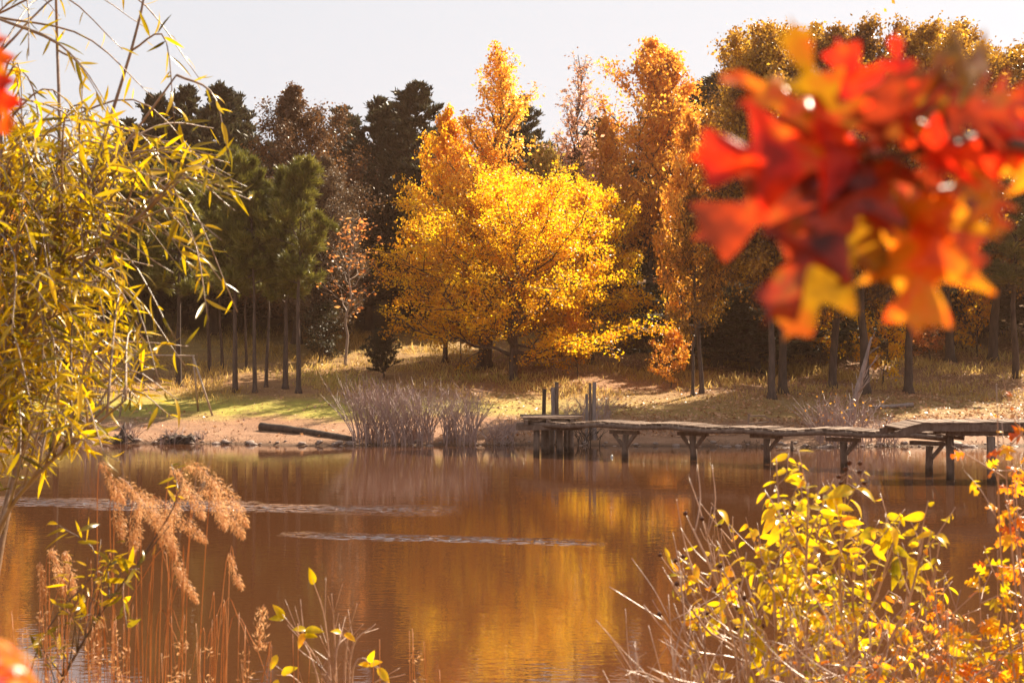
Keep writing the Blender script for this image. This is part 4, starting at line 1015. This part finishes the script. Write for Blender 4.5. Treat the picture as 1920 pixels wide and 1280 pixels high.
# the crown of stalked seed heads on the tallest twig
hub = W(1597, 880, 4.5)
for i_, (x_, y_) in enumerate(((1572, 893), (1585, 878), (1592, 866), (1612, 868), (1620, 905), (1611, 884), (1576, 905))):
    e = W(x_, y_, 4.5); mb = MB(); mb.tube([hub, e], [.001, .0008], 4); so = mb.build('stalk', M['twig_near']); keep_world(bush, so)
    o = link('seed_head', BALL); o.location = e; keep_world(bush, o)

# ---- orange maple saplings at the edge and low tangles along the bottom
def sapling(name, label, cat, base, tips, Y, seed, mats, tmpls, size, dens, r0=.006, stem_mat='twig_near', twigs=4, yj=.3, u0=.45, spread=.8, kn=.5):
    pl = Plant(name, label, cat, (W(base[0], 0, Y)[0], Y, gz(W(base[0], 0, Y)[0], Y)), seed); rng = pl.rng
    for k_, (tx, ty) in enumerate(tips):
        Yt = Y + rng.normal(0, yj); b = W(base[0] + rng.normal(0, base[1]), 0, Y + rng.normal(0, .1)); b[2] = gz(b[0], b[1]) - .04
        tp = W(tx, ty, Yt); m_ = b + (tp - b) * kn + A(rng.normal(0, .06), 0, .08)
        P = pl.stem([b, m_, tp], r0, .0012, 18, 5)
        n = int(dens * rng.uniform(.6, 1.3)); sl = rng.randint(len(mats))
        pl.leafy(P, u0, 1.0, n, tmpls, size, spread, .35, slot=sl)
        for q_ in range(twigs):
            i_ = rng.randint(int(u0 * 18), 17); d = norm(norm(P[i_ + 1] - P[i_]) * .8 + rdir(rng, 1)[0] * .8); L = rng.uniform(.08, .25)
            Q = pl.stem([P[i_], P[i_] + d * L * .5 + rng.normal(0, .01, 3), P[i_] + d * L], .0022, .0008, 7, 4)
            pl.leafy(Q, .25, 1.0, max(0, int(dens * .4)), tmpls, size * .9, spread, .35, slot=rng.randint(len(mats)))
    return pl.done(stem_mat, mats)
sapling('maple_sapling', 'orange leaved maple sapling in front of the higher dock', 'maple', (2060, 25), [(1868, 720), (1878, 790), (1905, 775), (1890, 830), (1880, 905), (1900, 870), (1885, 945), (1905, 955), (1945, 740), (1960, 820), (1990, 880), (1935, 925), (1915, 850)], 4.2, 21, ['maple_leaf'], LOBE, .050, 5, twigs=2, yj=.15, u0=.70, kn=.62)
sapling('maple_sapling', 'low orange and yellow maple sapling in the bottom corner beside the yellow bush', 'maple', (1960, 50), [(1870, 1030), (1905, 1040), (1835, 1075), (1880, 1110), (1850, 1150), (1800, 1180), (1910, 1150), (1780, 1230), (1840, 1220), (1900, 1230), (1770, 1075), (1950, 1080), (1930, 1200)], 4.3, 22, ['maple_leaf', 'bush_leaf'], LOBE, .046, 10, twigs=5, yj=.2, u0=.62)
sapling('bramble_tangle', 'tangled yellow and orange brambles under the yellow bush', 'brambles', (1660, 130), [(x_, y_) for x_, y_ in zip(np.random.RandomState(3).uniform(1470, 1830, 34), np.random.RandomState(4).uniform(1130, 1270, 34))], 4.1, 23, ['bush_leaf', 'maple_leaf'], OVAL + LOBE[:1], .029, 6, r0=.0035, twigs=7, yj=.3, u0=.60)
sapling('bramble_tangle', 'bare tan bramble stems at the foot of the yellow bush', 'brambles', (1400, 130), [(x_, y_) for x_, y_ in zip(np.random.RandomState(5).uniform(1180, 1620, 44), np.random.RandomState(6).uniform(1090, 1275, 44))], 4.0, 24, ['bush_leaf'], OVAL, .035, 1.6, r0=.004, twigs=8, yj=.3, u0=.5)
sapling('red_shrub', 'small red tinted shrub between the yellow bush and low maple sapling', 'shrub', (1760, 30), [(1770, 1085), (1755, 1110), (1700, 1100), (1800, 1105), (1735, 1140), (1690, 1150)], 4.3, 28, ['maple_leaf', 'red'], LOBE, .036, 6, r0=.004, twigs=6, u0=.6)
# twigs with a few yellow leaves in the middle of the lower edge
tb = Plant('twig_shrub', 'nearly bare shrub with few round yellow leaves at the lower edge', 'shrub', (W(640, 0, 4.6)[0], 4.6, gz(W(640, 0, 4.6)[0], 4.6)), 40)
rng = tb.rng
for (tx, ty, mx, my) in ((587, 1085, 612, 1180), (530, 1150, 600, 1250), (560, 1215, 620, 1275), (622, 1112, 628, 1200), (705, 1168, 660, 1220), (652, 1190, 630, 1230), (725, 1258, 668, 1240), (515, 1245, 570, 1290), (540, 1170, 585, 1235), (600, 1190, 625, 1260), (670, 1130, 650, 1215), (760, 1262, 690, 1290)):
    b = W(640 + rng.normal(0, 12), 0, 4.6); b[2] = gz(b[0], b[1]) - .03
    P = tb.stem([b, W(640 + (mx - 640) * .6, 1400, 4.6), W(mx, my, 4.55), W(tx, ty, 4.5 + rng.normal(0, .1))], .006, .0011, 18, 5)
    for q_ in range(3):
        i_ = rng.randint(9, 16); d = norm(norm(P[i_ + 1] - P[i_]) + rdir(rng, 1)[0] * .8); L = rng.uniform(.05, .14); tb.stem([P[i_], P[i_] + d * L * .5, P[i_] + d * L], .0016, .0007, 6, 4)
for (x_, y_, tx, ty) in ((588, 1095, 585, 1072), (533, 1160, 521, 1138), (533, 1158, 512, 1156), (572, 1180, 598, 1178), (570, 1185, 562, 1208), (574, 1178, 556, 1176), (570, 1190, 588, 1188), (640, 1184, 628, 1180), (646, 1186, 662, 1194), (520, 1226, 510, 1248), (528, 1262, 548, 1250), (522, 1272, 512, 1292),
                     (692, 1240, 698, 1226), (694, 1246, 708, 1238), (694, 1246, 680, 1242), (708, 1250, 728, 1272), (576, 1290, 560, 1284)):
    p0 = W(x_, y_, 4.5); p1 = W(tx, ty, 4.47); tb.leaf(OVAL[0], [p0], [p1 - p0], [A(.2, -.7, .5)], [np.linalg.norm(p1 - p0) * 1.15], 1.1)
tb.done('twig_near', ['bush_leaf'])

# ---- dry plume grass, willow shoots and dead stems on the willow side
pg = Plant('plume_grass', 'dry grass with drooping pinkish plumes over the water below the willow', 'grass clump', (W(290, 0, 4.9)[0], 4.9, gz(W(290, 0, 4.9)[0], 4.9)), 50)
rng = pg.rng; FIL = (A(0,-.10,0, .5,.10,.05, 1,0,-.1).reshape(3, 3), [[0, 1, 2]])
for (x_, y_, ln, sw, w_) in ((195, 905, 60, 30, 16), (232, 935, 110, 55, 24), (265, 955, 110, 30, 26), (290, 965, 100, 45, 24), (330, 915, 110, 25, 22), (365, 905, 120, 50, 28), (400, 935, 80, 25, 24), (345, 945, 110, -25, 24), (300, 1005, 80, 20, 18),
                     (325, 1050, 80, 10, 16), (260, 985, 80, -10, 20), (100, 1060, 80, 5, 17), (78, 1085, 80, -10, 12), (125, 1065, 70, 12, 14), (430, 1070, 50, 14, 12), (335, 1090, 60, 20, 12), (385, 950, 90, 40, 24), (218, 960, 70, 10, 18)):
    Yp = 4.85 + rng.normal(0, .12)
    b = W(x_ * .6 + 130 + rng.normal(0, 25), 0, 4.9); b[2] = gz(b[0], b[1]) - .03
    sw = sw * 1.5 + rng.normal(0, 12); ln = ln * rng.uniform(.42, .66); top = W(x_ - sw * .3, y_ - 6, Yp); e = W(x_ + sw, y_ + ln, Yp - .03)
    P = pg.stem([b, b + (top - b) * .55 + A(-.03, 0, .05), top, W(x_ + sw * .55, y_ + ln * .2, Yp), e], .0018, .0007, 26, 4)
    Pp = P[14:]; n = int(ln * 17); u = rng.rand(n) * (len(Pp) - 1.01); lo = u.astype(int); fr = (u - lo)[:, None]
    pos = Pp[lo] * (1 - fr) + Pp[lo + 1] * fr; wd = .7 * w_ / F * Yp * np.sin(PI * np.clip(u / (len(Pp) - 1) * .9 + .1, 0, 1)) ** .6
    ofs = rdir(rng, n) * (rng.rand(n) ** .6 * wd)[:, None] + A(0, 0, -.010)
    d = norm(norm(ofs) * .8 + A(.25, 0, -.6) + rng.normal(0, .4, (n, 3)))
    pg.lv[0].leaves(FIL, pos + ofs, d, rdir(rng, n), .007 + .010 * rng.rand(n), 1.0)
for k in range(32):                      # bent bare stems
    x_ = rng.uniform(60, 440); y_ = rng.uniform(1030, 1200); b = W(x_ * .75 + 70 + rng.normal(0, 20), 0, 4.8 + rng.normal(0, .15)); b[2] = gz(b[0], b[1]) - .03
    sw = rng.normal(5, 35); t0 = W(x_, y_, 4.8)
    pg.stem([b, b + (t0 - b) * .6, t0, W(x_ + sw * .6, y_ + abs(sw) * .4, 4.8), W(x_ + sw, y_ + abs(sw) * 1.2 + 30 * rng.rand(), 4.78)], .0018, .0008, 20, 4)
pg.done('straw', ['plume'])
wsx = Plant('willow_shoot', 'slanting dark shoot with narrow yellow leaves below the willow', 'willow shoot', (W(20, 0, 4.6)[0], 4.6, gz(W(20, 0, 4.6)[0], 4.6)), 60)
rng = wsx.rng; b = W(20, 0, 4.6); b[2] = gz(b[0], b[1]) - .04
main = wsx.stem([b, W(60, 1420, 4.6), W(115, 1278, 4.6), W(190, 1150, 4.6), W(245, 1075, 4.6), W(318, 985, 4.6)], .0075, .002, 30, 6)
for (sx, tx, ty) in ((12, 150, 990), (15, 190, 1010), (16, 240, 1010), (18, 285, 1040), (14, 100, 1130), (17, 215, 1035), (12, 90, 1180), (20, 262, 1065), (13, 120, 1080), (11, 70, 1230), (22, 240, 1180), (15, 165, 1115), (13, 110, 1225), (16, 150, 1160), (14, 165, 1045), (19, 205, 1060)):
    P0 = main[sx]; e = W(tx, ty, 4.6 + rng.normal(0, .12)); P = wsx.stem([P0, (P0 + e) / 2 + A(rng.normal(0, .02), 0, .03), e], .0026, .0008, 10, 4)
    wsx.leafy(P, .35, 1.0, rng.randint(6, 11), LANCE, .05, .75, .2, wid=1.35)
P = wsx.stem([b, W(50, 1300, 4.7), W(180, 1060, 4.7), W(104, 978, 4.7)], .004, .001, 22, 4)
wsx.leafy(P, .8, 1.0, 7, LANCE, .085, .6, .2)
P = wsx.stem([main[24], W(330, 940, 4.6), W(322, 870, 4.6)], .003, .001, 10, 4); wsx.leafy(P, .45, 1.0, 8, LANCE, .05, .8, .2, wid=1.2)
wsx.done('twig_dark', ['willow'])
dw = Plant('dead_weeds', 'dead tan weed stalks with small seed clusters at the lower edge', 'weeds', (W(430, 0, 4.4)[0], 4.4, gz(W(430, 0, 4.4)[0], 4.4)), 70)
rng = dw.rng
for k in range(70):
    x_ = rng.uniform(-20, 900) if k > 25 else rng.uniform(0, 260); y_ = rng.uniform(1140, 1270) if k > 12 else rng.uniform(1080, 1180)
    b = W(x_ + rng.normal(0, 20), 0, 4.4 + rng.normal(0, .2)); b[2] = gz(b[0], b[1]) - .03; e = W(x_, y_, 4.4)
    P = dw.stem([b, b + (e - b) * .6 + A(rng.normal(0, .03), 0, 0), e + A(rng.normal(0, .03), 0, 0)], .0022, .0008, 14, 4)
    if k % 3 == 0:
        n = 60; u = 13 - rng.rand(n) * 4; pos = P[u.astype(int)]; dw.lv[0].leaves(FIL, pos + rng.normal(0, .012, (n, 3)), rdir(rng, n) + A(0, 0, .5), rdir(rng, n), .014 * (.6 + rng.rand(n)), 1.6)
P = dw.stem([A(*b), W(488, 1290, 4.4), W(486, 1210, 4.4), W(495, 1132, 4.4)], .002, .0008, 16, 4)
n = 130; u = 15 - rng.rand(n) * 6; dw.lv[0].leaves(FIL, P[u.astype(int)] + rng.normal(0, .01, (n, 3)), rdir(rng, n) * .6 + A(0, 0, .8), rdir(rng, n), .018, 1.4)
dw.done('straw', ['plume'])

# ------------------------------------------------------------------ the thin warm air between here and the far trees
m, t, out = new_mat('warm_haze')
pv = t.nodes.new('ShaderNodeVolumePrincipled'); pv.inputs['Color'].default_value = (1.0, .60, .42, 1); pv.inputs['Density'].default_value = HAZE; pv.inputs['Anisotropy'].default_value = .35
t.links.new(pv.outputs[0], out.inputs['Volume'])
mb = MB(); mb.box((0, 200, 29), (850, 660, 63.4)); hz = mb.build('haze', m)
tag(hz, 'thin warm autumn haze in the air over pond and slope', 'haze', kind='stuff')
